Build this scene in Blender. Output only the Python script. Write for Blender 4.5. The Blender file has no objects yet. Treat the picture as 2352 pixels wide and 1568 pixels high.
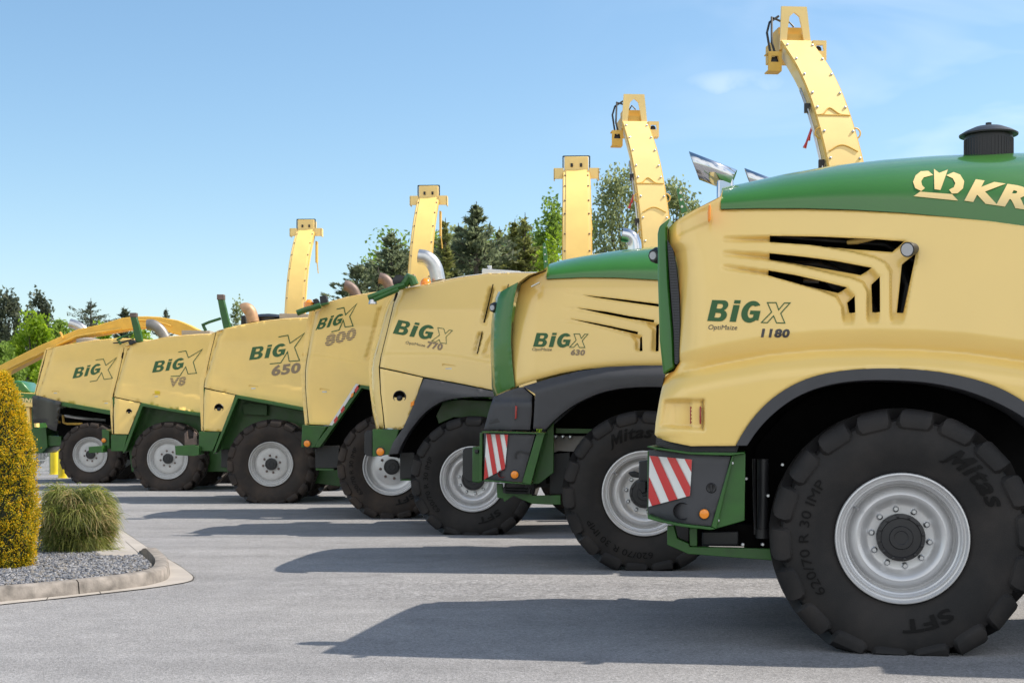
import bpy, math, random
import numpy as np
from mathutils import Vector, Matrix
from mathutils.geometry import delaunay_2d_cdt

R = math.radians
random.seed(7); rng = np.random.default_rng(7)
SC = bpy.context.scene
COL = SC.collection

# ------------------------------------------------------------------ camera, sky, sun, exposure
FPX, CX, HY, CH = 3267.0, 1176.0, 972.0, 1.443      # focal length, centre column, horizon row (in 2352 x 1568 units), eye height
cam_d = bpy.data.cameras.new('camera'); cam = bpy.data.objects.new('camera', cam_d); COL.objects.link(cam)
cam.location = (0, 0, CH); cam.rotation_euler = (R(90), 0, 0)
cam_d.sensor_width = 36; cam_d.lens = FPX/2352*36
cam_d.shift_y = (HY-784)/2352
cam_d.clip_start = .1; cam_d.clip_end = 3000
cam_d.dof.use_dof = True; cam_d.dof.focus_distance = 10.5; cam_d.dof.aperture_fstop = 9
SC.camera = cam

SUN_EL, SUN_AZ = 51.0, 11.0       # azimuth: degrees from +X (right of picture) towards +Y (away)
sd = Vector((math.cos(R(SUN_EL))*math.cos(R(SUN_AZ)), math.cos(R(SUN_EL))*math.sin(R(SUN_AZ)), math.sin(R(SUN_EL))))
sl = bpy.data.lights.new('sun', 'SUN'); sl.energy = 2.35; sl.angle = R(.53); sl.color = (1, .91, .78)
so = bpy.data.objects.new('sun', sl); COL.objects.link(so)
so.rotation_euler = sd.to_track_quat('Z', 'Y').to_euler(); so.location = (30, 8, 20)

W = bpy.data.worlds.new('World'); SC.world = W; W.use_nodes = True
nt = W.node_tree; N = nt.nodes; L = nt.links
bg = N['Background']
sky = N.new('ShaderNodeTexSky'); sky.sky_type = 'NISHITA'; sky.sun_disc = False
sky.sun_elevation = R(SUN_EL); sky.sun_rotation = R(90-SUN_AZ)
sky.air_density = 1.0; sky.dust_density = .6; sky.ozone_density = 2.0
bg.inputs['Strength'].default_value = .076
# thin cirrus, laid out on the direction vector of the sky
tc = N.new('ShaderNodeTexCoord')
def wmap(scale, rot, loc):
    m = N.new('ShaderNodeMapping'); m.inputs['Scale'].default_value = scale
    m.inputs['Rotation'].default_value = rot; m.inputs['Location'].default_value = loc
    L.new(tc.outputs['Generated'], m.inputs['Vector']); return m
m1 = wmap((2.4, 1.2, 6.0), (0, R(-22), 0), (3.3, .2, .9))
n1 = N.new('ShaderNodeTexNoise'); n1.inputs['Scale'].default_value = 2.0; n1.inputs['Detail'].default_value = 4.5; n1.inputs['Roughness'].default_value = .55
n1.inputs['Distortion'].default_value = .6
L.new(m1.outputs[0], n1.inputs['Vector'])
r1 = N.new('ShaderNodeMapRange'); r1.inputs['From Min'].default_value = .44; r1.inputs['From Max'].default_value = .78
L.new(n1.outputs['Fac'], r1.inputs['Value'])
sx = N.new('ShaderNodeSeparateXYZ'); L.new(tc.outputs['Generated'], sx.inputs[0])
r2 = N.new('ShaderNodeMapRange'); r2.inputs['From Min'].default_value = .02; r2.inputs['From Max'].default_value = .34
L.new(sx.outputs['X'], r2.inputs['Value'])
mm = N.new('ShaderNodeMath'); mm.operation = 'MULTIPLY'; L.new(r1.outputs[0], mm.inputs[0]); L.new(r2.outputs[0], mm.inputs[1])
m3 = N.new('ShaderNodeMath'); m3.operation = 'MULTIPLY'; m3.inputs[1].default_value = .52; L.new(mm.outputs[0], m3.inputs[0])
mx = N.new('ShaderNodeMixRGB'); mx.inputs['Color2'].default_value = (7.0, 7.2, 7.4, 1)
L.new(m3.outputs[0], mx.inputs['Fac'])
# one small wisp, and a bank of white cloud added behind the photographer, unseen, to brighten the shaded sides
def wmath(op, a, b=None):
    m = N.new('ShaderNodeMath'); m.operation = op
    for i, v in enumerate((a, b)):
        if v is None: continue
        if isinstance(v, (int, float)): m.inputs[i].default_value = v
        else: L.new(v, m.inputs[i])
    return m.outputs[0]
def wramp(v, a, b):
    r = N.new('ShaderNodeMapRange'); r.interpolation_type = 'SMOOTHSTEP'; r.inputs[1].default_value = a; r.inputs[2].default_value = b; L.new(v, r.inputs[0]); return r.outputs[0]
nw = N.new('ShaderNodeTexNoise'); nw.inputs['Scale'].default_value = 26; nw.inputs['Detail'].default_value = 6; L.new(tc.outputs['Generated'], nw.inputs['Vector'])
wx = wmath('DIVIDE', wmath('SUBTRACT', sx.outputs['X'], .152), .026); wz = wmath('DIVIDE', wmath('ADD', wmath('SUBTRACT', sx.outputs['Z'], .2315), wmath('MULTIPLY', wmath('SUBTRACT', nw.outputs['Fac'], .5), .016)), .0062)
wz = wmath('ADD', wz, wmath('MULTIPLY', wx, .25))
wd_ = wmath('ADD', wmath('MULTIPLY', wx, wx), wmath('MULTIPLY', wz, wz)); wisp = wmath('MULTIPLY', wmath('MULTIPLY', wramp(wd_, 2.4, 0.0), wramp(sx.outputs['Y'], .2, .5)), wmath('MULTIPLY', wramp(nw.outputs['Fac'], .34, .66), .22))
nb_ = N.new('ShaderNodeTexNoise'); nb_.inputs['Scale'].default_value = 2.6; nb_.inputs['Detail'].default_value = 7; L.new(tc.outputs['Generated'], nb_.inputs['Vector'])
fill_bank = wmath('MULTIPLY', wmath('MULTIPLY', wramp(sx.outputs['Y'], -.05, -.35), wramp(nb_.outputs['Fac'], .36, .52)), wmath('MULTIPLY', wramp(sx.outputs['Z'], .03, .10), wramp(sx.outputs['Z'], .92, .70)))
fin = wmath('MAXIMUM', m3.outputs[0], wmath('MAXIMUM', wisp, fill_bank)); L.new(fin, mx.inputs['Fac'])
hs = N.new('ShaderNodeHueSaturation'); hs.inputs['Hue'].default_value = .492; hs.inputs['Saturation'].default_value = 1.08; hs.inputs['Value'].default_value = .90
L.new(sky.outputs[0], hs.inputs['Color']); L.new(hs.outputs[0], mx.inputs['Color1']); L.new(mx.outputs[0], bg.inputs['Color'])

SC.view_settings.view_transform = 'Standard'; SC.view_settings.look = 'None'
SC.view_settings.exposure = 1.38; SC.view_settings.gamma = 1

# ------------------------------------------------------------------ materials
def mat(name, col, rough=.5, metal=0.0, coat=0.0, var=.0, vscale=6.0, bump=0.0, bscale=60.0, spec=.5, rvar=0.0, emit=None, trans=0.0):
    m = bpy.data.materials.new(name); m.use_nodes = True
    t = m.node_tree; b = t.nodes['Principled BSDF']
    b.inputs['Base Color'].default_value = (*col, 1); b.inputs['Roughness'].default_value = rough
    b.inputs['Metallic'].default_value = metal; b.inputs['Specular IOR Level'].default_value = spec
    b.inputs['Coat Weight'].default_value = coat; b.inputs['Coat Roughness'].default_value = .06
    if trans: b.inputs['Transmission Weight'].default_value = trans
    c = t.nodes.new('ShaderNodeTexCoord')
    if var or rvar:
        n = t.nodes.new('ShaderNodeTexNoise'); n.inputs['Scale'].default_value = vscale; n.inputs['Detail'].default_value = 6
        t.links.new(c.outputs['Object'], n.inputs['Vector'])
        if var:
            mr = t.nodes.new('ShaderNodeMapRange'); mr.inputs['From Min'].default_value = .3; mr.inputs['From Max'].default_value = .7
            mr.inputs['To Min'].default_value = 1-var; mr.inputs['To Max'].default_value = 1+var
            t.links.new(n.outputs['Fac'], mr.inputs['Value'])
            x = t.nodes.new('ShaderNodeMixRGB'); x.blend_type = 'MULTIPLY'; x.inputs['Fac'].default_value = 1
            x.inputs['Color1'].default_value = (*col, 1); t.links.new(mr.outputs[0], x.inputs['Color2'])
            t.links.new(x.outputs[0], b.inputs['Base Color'])
        if rvar:
            mr = t.nodes.new('ShaderNodeMapRange'); mr.inputs['From Min'].default_value = .3; mr.inputs['From Max'].default_value = .7
            mr.inputs['To Min'].default_value = max(0, rough-rvar); mr.inputs['To Max'].default_value = rough+rvar
            t.links.new(n.outputs['Fac'], mr.inputs['Value']); t.links.new(mr.outputs[0], b.inputs['Roughness'])
    if bump:
        n = t.nodes.new('ShaderNodeTexNoise'); n.inputs['Scale'].default_value = bscale; n.inputs['Detail'].default_value = 4
        t.links.new(c.outputs['Object'], n.inputs['Vector'])
        bp = t.nodes.new('ShaderNodeBump'); bp.inputs['Strength'].default_value = bump; bp.inputs['Distance'].default_value = .01
        t.links.new(n.outputs['Fac'], bp.inputs['Height']); t.links.new(bp.outputs[0], b.inputs['Normal'])
    return m

Y_NEW = mat('yellow_gloss_paint', (.84, .585, .175), .24, coat=.7, var=.02, vscale=2.2)
Y_OLD = mat('yellow_faded_paint', (.86, .585, .165), .42, coat=.2, var=.05, vscale=2.5, rvar=.10)
Y_EDGE = mat('yellow_edge_paint', (.86, .60, .19), .5, coat=.1, var=.05, vscale=3)
Y_CHUTE = mat('yellow_chute_paint', (.83, .61, .235), .45, coat=.2, var=.05, vscale=3)
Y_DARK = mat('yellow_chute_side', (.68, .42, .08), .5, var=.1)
GREEN = mat('green_gloss_paint', (.028, .145, .012), .32, coat=.6, var=.05, vscale=3)
GREEN_D = mat('green_frame_paint', (.020, .095, .010), .45, coat=.2, var=.18, vscale=7, rvar=.1)
DGREY = mat('dark_grey_plastic', (.042, .043, .049), .48, bump=.15, bscale=420, var=.08)
BLACK = mat('black_plastic', (.014, .014, .016), .42, bump=.1, bscale=200)
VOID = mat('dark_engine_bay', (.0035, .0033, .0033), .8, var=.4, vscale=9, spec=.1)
DARKM = mat('dark_steel', (.03, .03, .032), .4, metal=.6, var=.3, vscale=12)
STEEL = mat('bright_steel', (.55, .56, .58), .3, metal=1)
RIM = mat('silver_rim_paint', (.60, .60, .605), .36, metal=.35, coat=.2, var=.05, vscale=5)
RIM_O = mat('pale_rim_paint', (.50, .50, .495), .5, metal=.1, var=.10, vscale=7)
CHROME = mat('polished_chrome', (.60, .61, .63), .12, metal=1)
ALU = mat('dull_exhaust_steel', (.56, .56, .55), .32, metal=.9, var=.12, vscale=12)
RUST = mat('brown_exhaust_steel', (.16, .115, .10), .55, metal=.4, var=.25, vscale=10)
TAN = mat('tan_exhaust_steel', (.42, .26, .15), .5, metal=.3, var=.2, vscale=9)
RED = mat('red_reflective', (.55, .022, .022), .35, coat=.3)
REDL = mat('red_lens', (.30, .008, .012), .12, coat=.6)
WHITE = mat('white_reflective', (.74, .74, .72), .4)
ORANGE = mat('orange_lens', (.90, .27, .008), .18, coat=.6)
GLASS = mat('cab_glass', (.02, .025, .028), .04, spec=.7, coat=.5)
LENS = mat('lamp_glass', (.45, .46, .48), .15, coat=.6)
TXT_G = mat('green_lettering', (.010, .085, .008), .35)
TXT_K = mat('dark_lettering', (.045, .040, .040), .4)
TXT_B = mat('brown_grey_lettering', (.25, .175, .095), .45)
TXT_Y = mat('cream_lettering', (.78, .58, .25), .35, coat=.3)
BOARD = mat('grey_deck_board', (.30, .28, .26), .7, var=.1)
ALUBOX = mat('aluminium_sheet', (.62, .63, .64), .38, metal=.6, var=.05)
HOSE = mat('black_rubber_hose', (.015, .015, .015), .5)
STICK = mat('yellow_sticker', (.80, .55, .01), .4)

def tyre_mat(name, base, dust, amt):
    m = mat(name, base, .68, bump=.15, bscale=130, spec=.28)
    t = m.node_tree; b = t.nodes['Principled BSDF']
    c = t.nodes.new('ShaderNodeTexCoord'); n = t.nodes.new('ShaderNodeTexNoise'); n.inputs['Scale'].default_value = 3.2; n.inputs['Detail'].default_value = 8
    t.links.new(c.outputs['Object'], n.inputs['Vector'])
    mr = t.nodes.new('ShaderNodeMapRange'); mr.inputs['From Min'].default_value = .42; mr.inputs['From Max'].default_value = .75; mr.inputs['To Max'].default_value = amt
    t.links.new(n.outputs['Fac'], mr.inputs['Value'])
    x = t.nodes.new('ShaderNodeMixRGB'); x.inputs['Color1'].default_value = (*base, 1); x.inputs['Color2'].default_value = (*dust, 1)
    t.links.new(mr.outputs[0], x.inputs['Fac']); t.links.new(x.outputs[0], b.inputs['Base Color'])
    return m
TYRE = tyre_mat('new_tyre_rubber', (.0150, .0143, .0147), (.042, .036, .033), .6)
TYRE_O = tyre_mat('worn_tyre_rubber', (.026, .021, .019), (.070, .050, .038), .75)
TYRE_T = mat('tyre_letter_rubber', (.0050, .0046, .0046), .6, spec=.15)

def stripe_mat():
    m = mat('striped_brown_lettering', (.25, .175, .095), .45); t = m.node_tree; b = t.nodes['Principled BSDF']
    c = t.nodes.new('ShaderNodeTexCoord'); w = t.nodes.new('ShaderNodeTexWave'); w.bands_direction = 'Z'; w.inputs['Scale'].default_value = 9.5
    mp = t.nodes.new('ShaderNodeMapping'); mp.inputs['Rotation'].default_value = (0, R(8), 0)
    t.links.new(c.outputs['Object'], mp.inputs[0]); t.links.new(mp.outputs[0], w.inputs['Vector'])
    r = t.nodes.new('ShaderNodeValToRGB'); r.color_ramp.interpolation = 'CONSTANT'
    r.color_ramp.elements[0].color = (.18, .125, .075, 1); r.color_ramp.elements[1].position = .76; r.color_ramp.elements[1].color = (.74, .49, .15, 1)
    t.links.new(w.outputs['Color'], r.inputs[0]); t.links.new(r.outputs[0], b.inputs['Base Color'])
    return m
TXT_S = stripe_mat()

def chevron_mat():
    m = mat('red_white_warning_sheet', (.7, .7, .7), .38, coat=.2); return m

# ------------------------------------------------------------------ mesh helpers
class MB:
    def __init__(s): s.v = []; s.f = []; s.m = []; s.cur = 0
    def add(s, vs, fs):
        o = len(s.v); s.v += [tuple(p) for p in vs]; s.f += [tuple(i+o for i in f) for f in fs]; s.m += [s.cur]*len(fs); return s
    def box(s, a, b):
        x0, y0, z0 = a; x1, y1, z1 = b
        return s.add([(x0,y0,z0),(x1,y0,z0),(x1,y1,z0),(x0,y1,z0),(x0,y0,z1),(x1,y0,z1),(x1,y1,z1),(x0,y1,z1)],
                     [(3,2,1,0),(4,5,6,7),(0,1,5,4),(1,2,6,5),(2,3,7,6),(3,0,4,7)])
    def plate(s, pts, v0, v1):
        """polygon in (u, w) extruded over v; v0 / v1 numbers or lists"""
        n = len(pts)
        a = sum(pts[i][0]*pts[(i+1) % n][1]-pts[(i+1) % n][0]*pts[i][1] for i in range(n))
        idx = list(range(n)) if a > 0 else list(range(n))[::-1]
        g = lambda q, i: q[i] if hasattr(q, '__len__') else q
        vs = [(pts[i][0], g(v0, i), pts[i][1]) for i in idx]+[(pts[i][0], g(v1, i), pts[i][1]) for i in idx]
        fs = [tuple(range(n)), tuple(range(2*n-1, n-1, -1))]+[(i, i+n, (i+1) % n+n, (i+1) % n) for i in range(n)]
        return s.add(vs, fs)
    def tube(s, path, r, n=10, cap=True):
        path = [Vector(p) for p in path]; k = len(path)
        rr = r if hasattr(r, '__len__') else [r]*k
        up = None; o = len(s.v); vs = []; fs = []
        for i, p in enumerate(path):
            d = (path[min(i+1, k-1)]-path[max(i-1, 0)]).normalized()
            if up is None:
                up = Vector((0, 0, 1)) if abs(d.z) < .9 else Vector((1, 0, 0))
            x = d.cross(up).normalized(); y = x.cross(d).normalized(); up = y
            for j in range(n):
                a = 2*math.pi*j/n; vs.append(p+x*math.cos(a)*rr[i]+y*math.sin(a)*rr[i])
        for i in range(k-1):
            for j in range(n):
                fs.append((i*n+j, i*n+(j+1) % n, (i+1)*n+(j+1) % n, (i+1)*n+j))
        if cap: fs += [tuple(range(n))[::-1], tuple((k-1)*n+j for j in range(n))]
        return s.add(vs, fs)
    def lathe(s, prof, c=(0,0,0), axis='Y', n=48, cap0=True, cap1=True):
        """prof: list of (radius, along)"""
        vs = []; fs = []; k = len(prof)
        for (r, a) in prof:
            for j in range(n):
                t = 2*math.pi*j/n; q = (r*math.cos(t), r*math.sin(t))
                p = (q[0], a, q[1]) if axis == 'Y' else ((q[0], q[1], a) if axis == 'Z' else (a, q[0], q[1]))
                vs.append((p[0]+c[0], p[1]+c[1], p[2]+c[2]))
        fl = axis == 'Y'
        for i in range(k-1):
            for j in range(n):
                f = (i*n+j, i*n+(j+1) % n, (i+1)*n+(j+1) % n, (i+1)*n+j); fs.append(f[::-1] if fl else f)
        if cap0 and prof[0][0] > 1e-5: fs.append(tuple(range(n)))
        if cap1 and prof[-1][0] > 1e-5: fs.append(tuple((k-1)*n+j for j in range(n)))
        return s.add(vs, fs)
    def build(s, name, mt, parent=None, smooth=None, bevel=0, segs=2, loc=None):
        me = bpy.data.meshes.new(name); me.from_pydata(s.v, [], s.f)
        ms = mt if isinstance(mt, (list, tuple)) else [mt]
        for q in ms: me.materials.append(q)
        if len(ms) > 1: me.polygons.foreach_set('material_index', s.m)
        me.update()
        if smooth is not None:
            me.shade_smooth(); me.set_sharp_from_angle(angle=R(smooth))
        return link(name, me, parent, bevel, segs, loc)

def link(name, me, parent=None, bevel=0, segs=2, loc=None):
    o = bpy.data.objects.new(name, me); COL.objects.link(o)
    if parent: o.parent = parent
    if loc: o.location = loc
    if bevel:
        b = o.modifiers.new('Bevel', 'BEVEL'); b.width = bevel; b.segments = segs; b.limit_method = 'ANGLE'; b.angle_limit = R(35)
        b.use_clamp_overlap = True; b.harden_normals = False
        if not any(p.use_smooth for p in me.polygons):
            me.shade_smooth(); me.set_sharp_from_angle(angle=R(50))
    return o

def tag(o, label=None, cat=None, group=None, kind=None):
    if label: o['label'] = label
    if cat: o['category'] = cat
    if group: o['group'] = group
    if kind: o['kind'] = kind
    return o

def empty(name, loc=(0,0,0), rz=0, parent=None):
    o = bpy.data.objects.new(name, None); COL.objects.link(o); o.location = loc; o.rotation_euler = (0, 0, rz); o.empty_display_size = .2
    if parent: o.parent = parent
    return o

def clump_tree(o, parent=None, name=None):
    c = o.copy(); COL.objects.link(c); c.parent = parent
    for ch in list(o.children): clump_tree(ch, c)
    return c

CROP = {'O': (0, 0, .91875), 'A': (1600, 300, 2.45), 'B': (1600, 900, 1.9427), 'C': (1700, 0, 2.735), 'D': (1200, 550, 3.484), 'E': (1200, 900, 2.85),
        'F': (840, 650, 2.2396), 'G': (480, 700, 2.6125), 'H': (0, 700, 2.6125), 'I': (0, 900, 2.488), 'J': (1350, 200, 3.135), 'K': (650, 400, 3.36)}
def px(c, p):
    x0, y0, s = CROP[c]; return ((p[0]/s+x0)/1.08844, (p[1]/s+y0)/1.08844)
def ground(c, p, z=0.0):
    x, y = px(c, p); t = (CH-z)*FPX/(y-HY); return Vector(((x-CX)*t/FPX, t, z))
def at(c, p, D):
    x, y = px(c, p); return Vector(((x-CX)*D/FPX, D, CH-(y-HY)*D/FPX))

class Machine:
    """local frame: u forward (to the picture's right), v inward (away), w up; v = 0 is the outer face of the near wheels"""
    def __init__(s, wheel_px, D, psi, name, label, R_t, Wd=3.0):
        s.psi = R(psi); s.O = Vector(((wheel_px[0]-CX)*D/FPX, D, 0))
        s.hub = CH-(wheel_px[1]-HY)*D/FPX; s.R = R_t; s.W = Wd
        s.root = empty(name, s.O, -s.psi); tag(s.root, label, 'forage harvester', 'forage harvesters parked in a row')
        s.ef = Vector((math.cos(s.psi), -math.sin(s.psi), 0)); s.ei = Vector((math.sin(s.psi), math.cos(s.psi), 0))
        s.M = Matrix.Translation(s.O) @ Matrix.Rotation(-s.psi, 4, 'Z')
        s.Mi = s.M.inverted()
    def T1(s, x, y, v):
        d = Vector(((x-CX)/FPX, 1, -(y-HY)/FPX)); t = (s.O.dot(s.ei)+v)/d.dot(s.ei)
        P = d*t; return ((P-s.O).dot(s.ef), CH+P.z)
    def T(s, c, pts, v=0.0):
        """traced points on the photograph -> (u, w) on the surface v (number or function)"""
        out = []
        for p in pts:
            x, y = px(c, p)
            if callable(v):
                q = s.T1(x, y, 0)
                for _ in range(4): q = s.T1(x, y, float(v(np.array([q[0]]), np.array([q[1]]))[0]))
            else: q = s.T1(x, y, v)
            out.append(q)
        return out

# ------------------------------------------------------------------ curved sheet panels
def densify(poly, sp, closed=True):
    out = []; n = len(poly)
    for i in range(n if closed else n-1):
        a = np.array(poly[i]); b = np.array(poly[(i+1) % n]); k = max(1, int(np.ceil(np.linalg.norm(b-a)/sp)))
        for j in range(k): out.append(tuple(a+(b-a)*j/k))
    if not closed: out.append(tuple(poly[-1]))
    return out
def smooth_poly(poly, it=2, closed=True):
    """Chaikin corner cutting"""
    P = [np.array(p, float) for p in poly]
    for _ in range(it):
        Q = [] if closed else [P[0]]
        n = len(P)
        for i in range(n if closed else n-1):
            a, b = P[i], P[(i+1) % n]; Q += [a*.75+b*.25, a*.25+b*.75]
        if not closed: Q.append(P[-1])
        P = Q
    return [tuple(p) for p in P]
def inside(loops, X, Y):
    c = np.zeros(X.shape, bool)
    for lp in loops:
        a = np.array(lp); b = np.roll(a, -1, 0)
        for (x0, y0), (x1, y1) in zip(a, b):
            if y0 == y1: continue
            k = ((y0 > Y) != (y1 > Y)) & (X < (x1-x0)*(Y-y0)/(y1-y0)+x0); c ^= k
    return c
def pdist(poly, X, Y, closed=True):
    d = np.full(X.shape, 1e9); n = len(poly)
    for i in range(n if closed else n-1):
        ax, ay = poly[i]; bx, by = poly[(i+1) % n]; ex, ey = bx-ax, by-ay; q = ex*ex+ey*ey+1e-12
        t = np.clip(((X-ax)*ex+(Y-ay)*ey)/q, 0, 1); d = np.minimum(d, np.hypot(X-ax-t*ex, Y-ay-t*ey))
    return d
def sstep(a, b, x):
    t = np.clip((x-a)/(b-a), 0, 1); return t*t*(3-2*t)
def mesh2d(outline, holes=(), sp=.05, dens=None):
    loops = [densify(outline, dens or sp)]+[densify(h, dens or sp) for h in holes]
    pts = []; ed = []
    for lp in loops:
        o = len(pts); pts += lp; ed += [(o+i, o+(i+1) % len(lp)) for i in range(len(lp))]
    A = np.array(loops[0]); x0, y0 = A.min(0); x1, y1 = A.max(0)
    gx, gy = np.meshgrid(np.arange(x0, x1, sp), np.arange(y0, y1, sp*.87)); gx = gx+(np.arange(gx.shape[0])[:, None] % 2)*sp*.5
    gx, gy = gx.ravel(), gy.ravel()
    k = inside(loops, gx, gy)
    gx, gy = gx[k], gy[k]
    if len(gx):
        B = np.array(pts); keep = np.ones(len(gx), bool)
        for s0 in range(0, len(gx), 4000):
            d = np.hypot(gx[s0:s0+4000, None]-B[None, :, 0], gy[s0:s0+4000, None]-B[None, :, 1]).min(1); keep[s0:s0+4000] = d > sp*.45
        pts = pts+list(zip(gx[keep], gy[keep]))
    vs, es, fs, *_ = delaunay_2d_cdt([Vector((float(a), float(b))) for a, b in pts], ed, [], 0, 1e-6)
    V = np.array([(p.x, p.y) for p in vs]); Fc = np.array([f for f in fs])
    c = V[Fc].mean(1); k = inside(loops, c[:, 0], c[:, 1]); Fc = Fc[k]
    e1 = V[Fc[:, 1]]-V[Fc[:, 0]]; e2 = V[Fc[:, 2]]-V[Fc[:, 0]]; a = e1[:, 0]*e2[:, 1]-e1[:, 1]*e2[:, 0]
    Fc[a < 0] = Fc[a < 0][:, ::-1]
    return V, Fc
def panel(name, parent, mt, outline, F, holes=(), sp=.06, flange=.05, dens=None, label=None, bev=True):
    V, Fc = mesh2d(outline, holes, sp, dens)
    v = F(V[:, 0], V[:, 1]) if callable(F) else np.full(len(V), float(F))
    P = np.stack([V[:, 0], v, V[:, 1]], 1)
    fs = [tuple(int(i) for i in f) for f in Fc]
    cnt = {}
    for f in fs:
        for i in range(3):
            e = (f[i], f[(i+1) % 3]); cnt[e] = 1
    be = [e for e in cnt if (e[1], e[0]) not in cnt]
    if bev:                                             # softened lip: ease the boundary inwards
        bi = sorted({i for e in be for i in e}); P[bi, 1] += .006
    mb = MB(); mb.add(P, fs)
    n0 = len(mb.v); idm = {}
    for e in be:
        for i in e:
            if i not in idm: idm[i] = n0+2*len(idm); mb.v += [tuple(P[i]), (P[i][0], P[i][1]+flange, P[i][2])]
    ff = [(idm[e[1]], idm[e[0]], idm[e[0]]+1, idm[e[1]]+1) for e in be]
    mb.f += ff; mb.m += [0]*len(ff)
    me = bpy.data.meshes.new(name); me.from_pydata(mb.v, [], mb.f); me.materials.append(mt); me.update(); me.shade_smooth()
    o = link(name, me, parent)
    if label: o['label'] = label
    return o
def ribbon(name, parent, mt, line, va, vb, bulge=.04, n=12, close=False, smooth=True, p=4, flip=False):
    """strip following a (u, w) line, running across the machine from va to vb, rounded at its two edges"""
    k = len(line); vs = []; fs = []
    g = lambda q, i: q[i] if hasattr(q, '__len__') else q
    for i, (u, w) in enumerate(line):
        a = line[max(i-1, 0)]; b = line[min(i+1, k-1)]; t = np.array([b[0]-a[0], b[1]-a[1]]); t /= np.linalg.norm(t)+1e-9
        nn = np.array([-t[1], t[0]])*(-1 if flip else 1)
        for j in range(n+1):
            c = .5-.5*math.cos(math.pi*j/n); h = bulge*(1-abs(2*c-1)**p)
            vs.append((u+nn[0]*h, g(va, i)+(g(vb, i)-g(va, i))*c, w+nn[1]*h))
    for i in range(k-1):
        for j in range(n):
            f = (i*(n+1)+j, (i+1)*(n+1)+j, (i+1)*(n+1)+j+1, i*(n+1)+j+1); fs.append(f[::-1] if flip else f)
    mb = MB(); mb.add(vs, fs); return mb.build(name, mt, parent, smooth=40)

# ------------------------------------------------------------------ lettering
_tc = {}
def text2d(body, bold=.0, shear=0.0):
    if (body, bold, shear) in _tc: return _tc[(body, bold, shear)]
    cu = bpy.data.curves.new('t', 'FONT'); cu.body = body; cu.size = 1; cu.offset = bold; cu.resolution_u = 3; cu.shear = shear; cu.space_character = 1.0+bold*2.0
    ob = bpy.data.objects.new('t', cu); COL.objects.link(ob); bpy.context.view_layer.update()
    dg = bpy.context.evaluated_depsgraph_get(); me = bpy.data.meshes.new_from_object(ob.evaluated_get(dg))
    V = np.array([v.co[:2] for v in me.vertices]); fs = [tuple(p.vertices) for p in me.polygons]
    bpy.data.objects.remove(ob); bpy.data.curves.remove(cu); bpy.data.meshes.remove(me)
    V = V-V.min(0); hgt = V[:, 1].max(); wid = V[:, 0].max()
    r = (V/np.array([wid, hgt]), fs, wid/hgt); _tc[(body, bold, shear)] = r; return r
def decal(name, M, mt, shp, crop, p0, p1, up, F, lift=.004, parent=None):
    """shape in the unit square -> the picture parallelogram p0, p1, up -> laid on the surface F"""
    V, fs = shp[0], shp[1]
    pts = [(p0[0]+x*(p1[0]-p0[0])+y*up[0], p0[1]+x*(p1[1]-p0[1])+y*up[1]) for x, y in V]
    q = np.array(M.T(crop, pts, F)); v = F(q[:, 0], q[:, 1]) if callable(F) else np.full(len(q), F)
    mb = MB(); mb.add([(a, b-lift, c) for (a, c), b in zip(q, v)], fs)
    me = bpy.data.meshes.new(name); me.from_pydata(mb.v, [], mb.f); me.materials.append(mt); me.update()
    o = link(name, me, parent or M.root); return o
def polys(*ps):
    V = []; fs = []
    for p in ps: fs.append(tuple(range(len(V), len(V)+len(p)))); V += p
    return np.array(V, float), fs
def tri_polys(*ps):
    V = []; fs = []
    for p in ps:
        a, f = mesh2d(p, sp=1e5); o = len(V); V += [tuple(q) for q in a]; fs += [tuple(int(i)+o for i in t) for t in f]
    return np.array(V, float), fs
def stroke(path, wd, closed=False):
    P = [np.array(p, float) for p in path]; n = len(P); L_, R_ = [], []
    for i in range(n):
        a = P[(i-1) % n] if closed or i > 0 else None; b = P[(i+1) % n] if closed or i < n-1 else None
        d1 = (P[i]-a)/np.linalg.norm(P[i]-a) if a is not None else None; d2 = (b-P[i])/np.linalg.norm(b-P[i]) if b is not None else None
        if d1 is None: d1 = d2
        if d2 is None: d2 = d1
        n1 = np.array([-d1[1], d1[0]]); n2 = np.array([-d2[1], d2[0]]); m = n1+n2; m /= np.linalg.norm(m)+1e-9
        k = wd/2/max(.35, m.dot(n1)); L_.append(P[i]+m*k); R_.append(P[i]-m*k)
    V = [tuple(p) for p in L_]+[tuple(p) for p in R_]
    fs = [(i, (i+1) % n, (i+1) % n+n, i+n) for i in range(n if closed else n-1)]
    return np.array(V), fs
def raw(shape): return shape   # shapes traced directly in picture units use p0=(0,0), p1=(1,0), up=(0,1)
def decal_raw(name, M, mt, shp, crop, F, lift=.004): return decal(name, M, mt, shp, crop, (0, 0), (1, 0), (0, 1), F, lift)
# ------------------------------------------------------------------ wheels
def glass_mat():
    m = bpy.data.materials.new('clear_cab_glass'); m.use_nodes = True; t = m.node_tree
    t.nodes.remove(t.nodes['Principled BSDF']); o = t.nodes['Material Output']
    a = t.nodes.new('ShaderNodeBsdfTransparent'); a.inputs[0].default_value = (.62, .68, .66, 1)
    g = t.nodes.new('ShaderNodeBsdfGlossy'); g.inputs['Roughness'].default_value = .03
    f = t.nodes.new('ShaderNodeFresnel'); f.inputs[0].default_value = 1.45
    x = t.nodes.new('ShaderNodeMixShader'); t.links.new(f.outputs[0], x.inputs[0]); t.links.new(a.outputs[0], x.inputs[1]); t.links.new(g.outputs[0], x.inputs[2])
    t.links.new(x.outputs[0], o.inputs[0]); return m
CLEAR = glass_mat()

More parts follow.
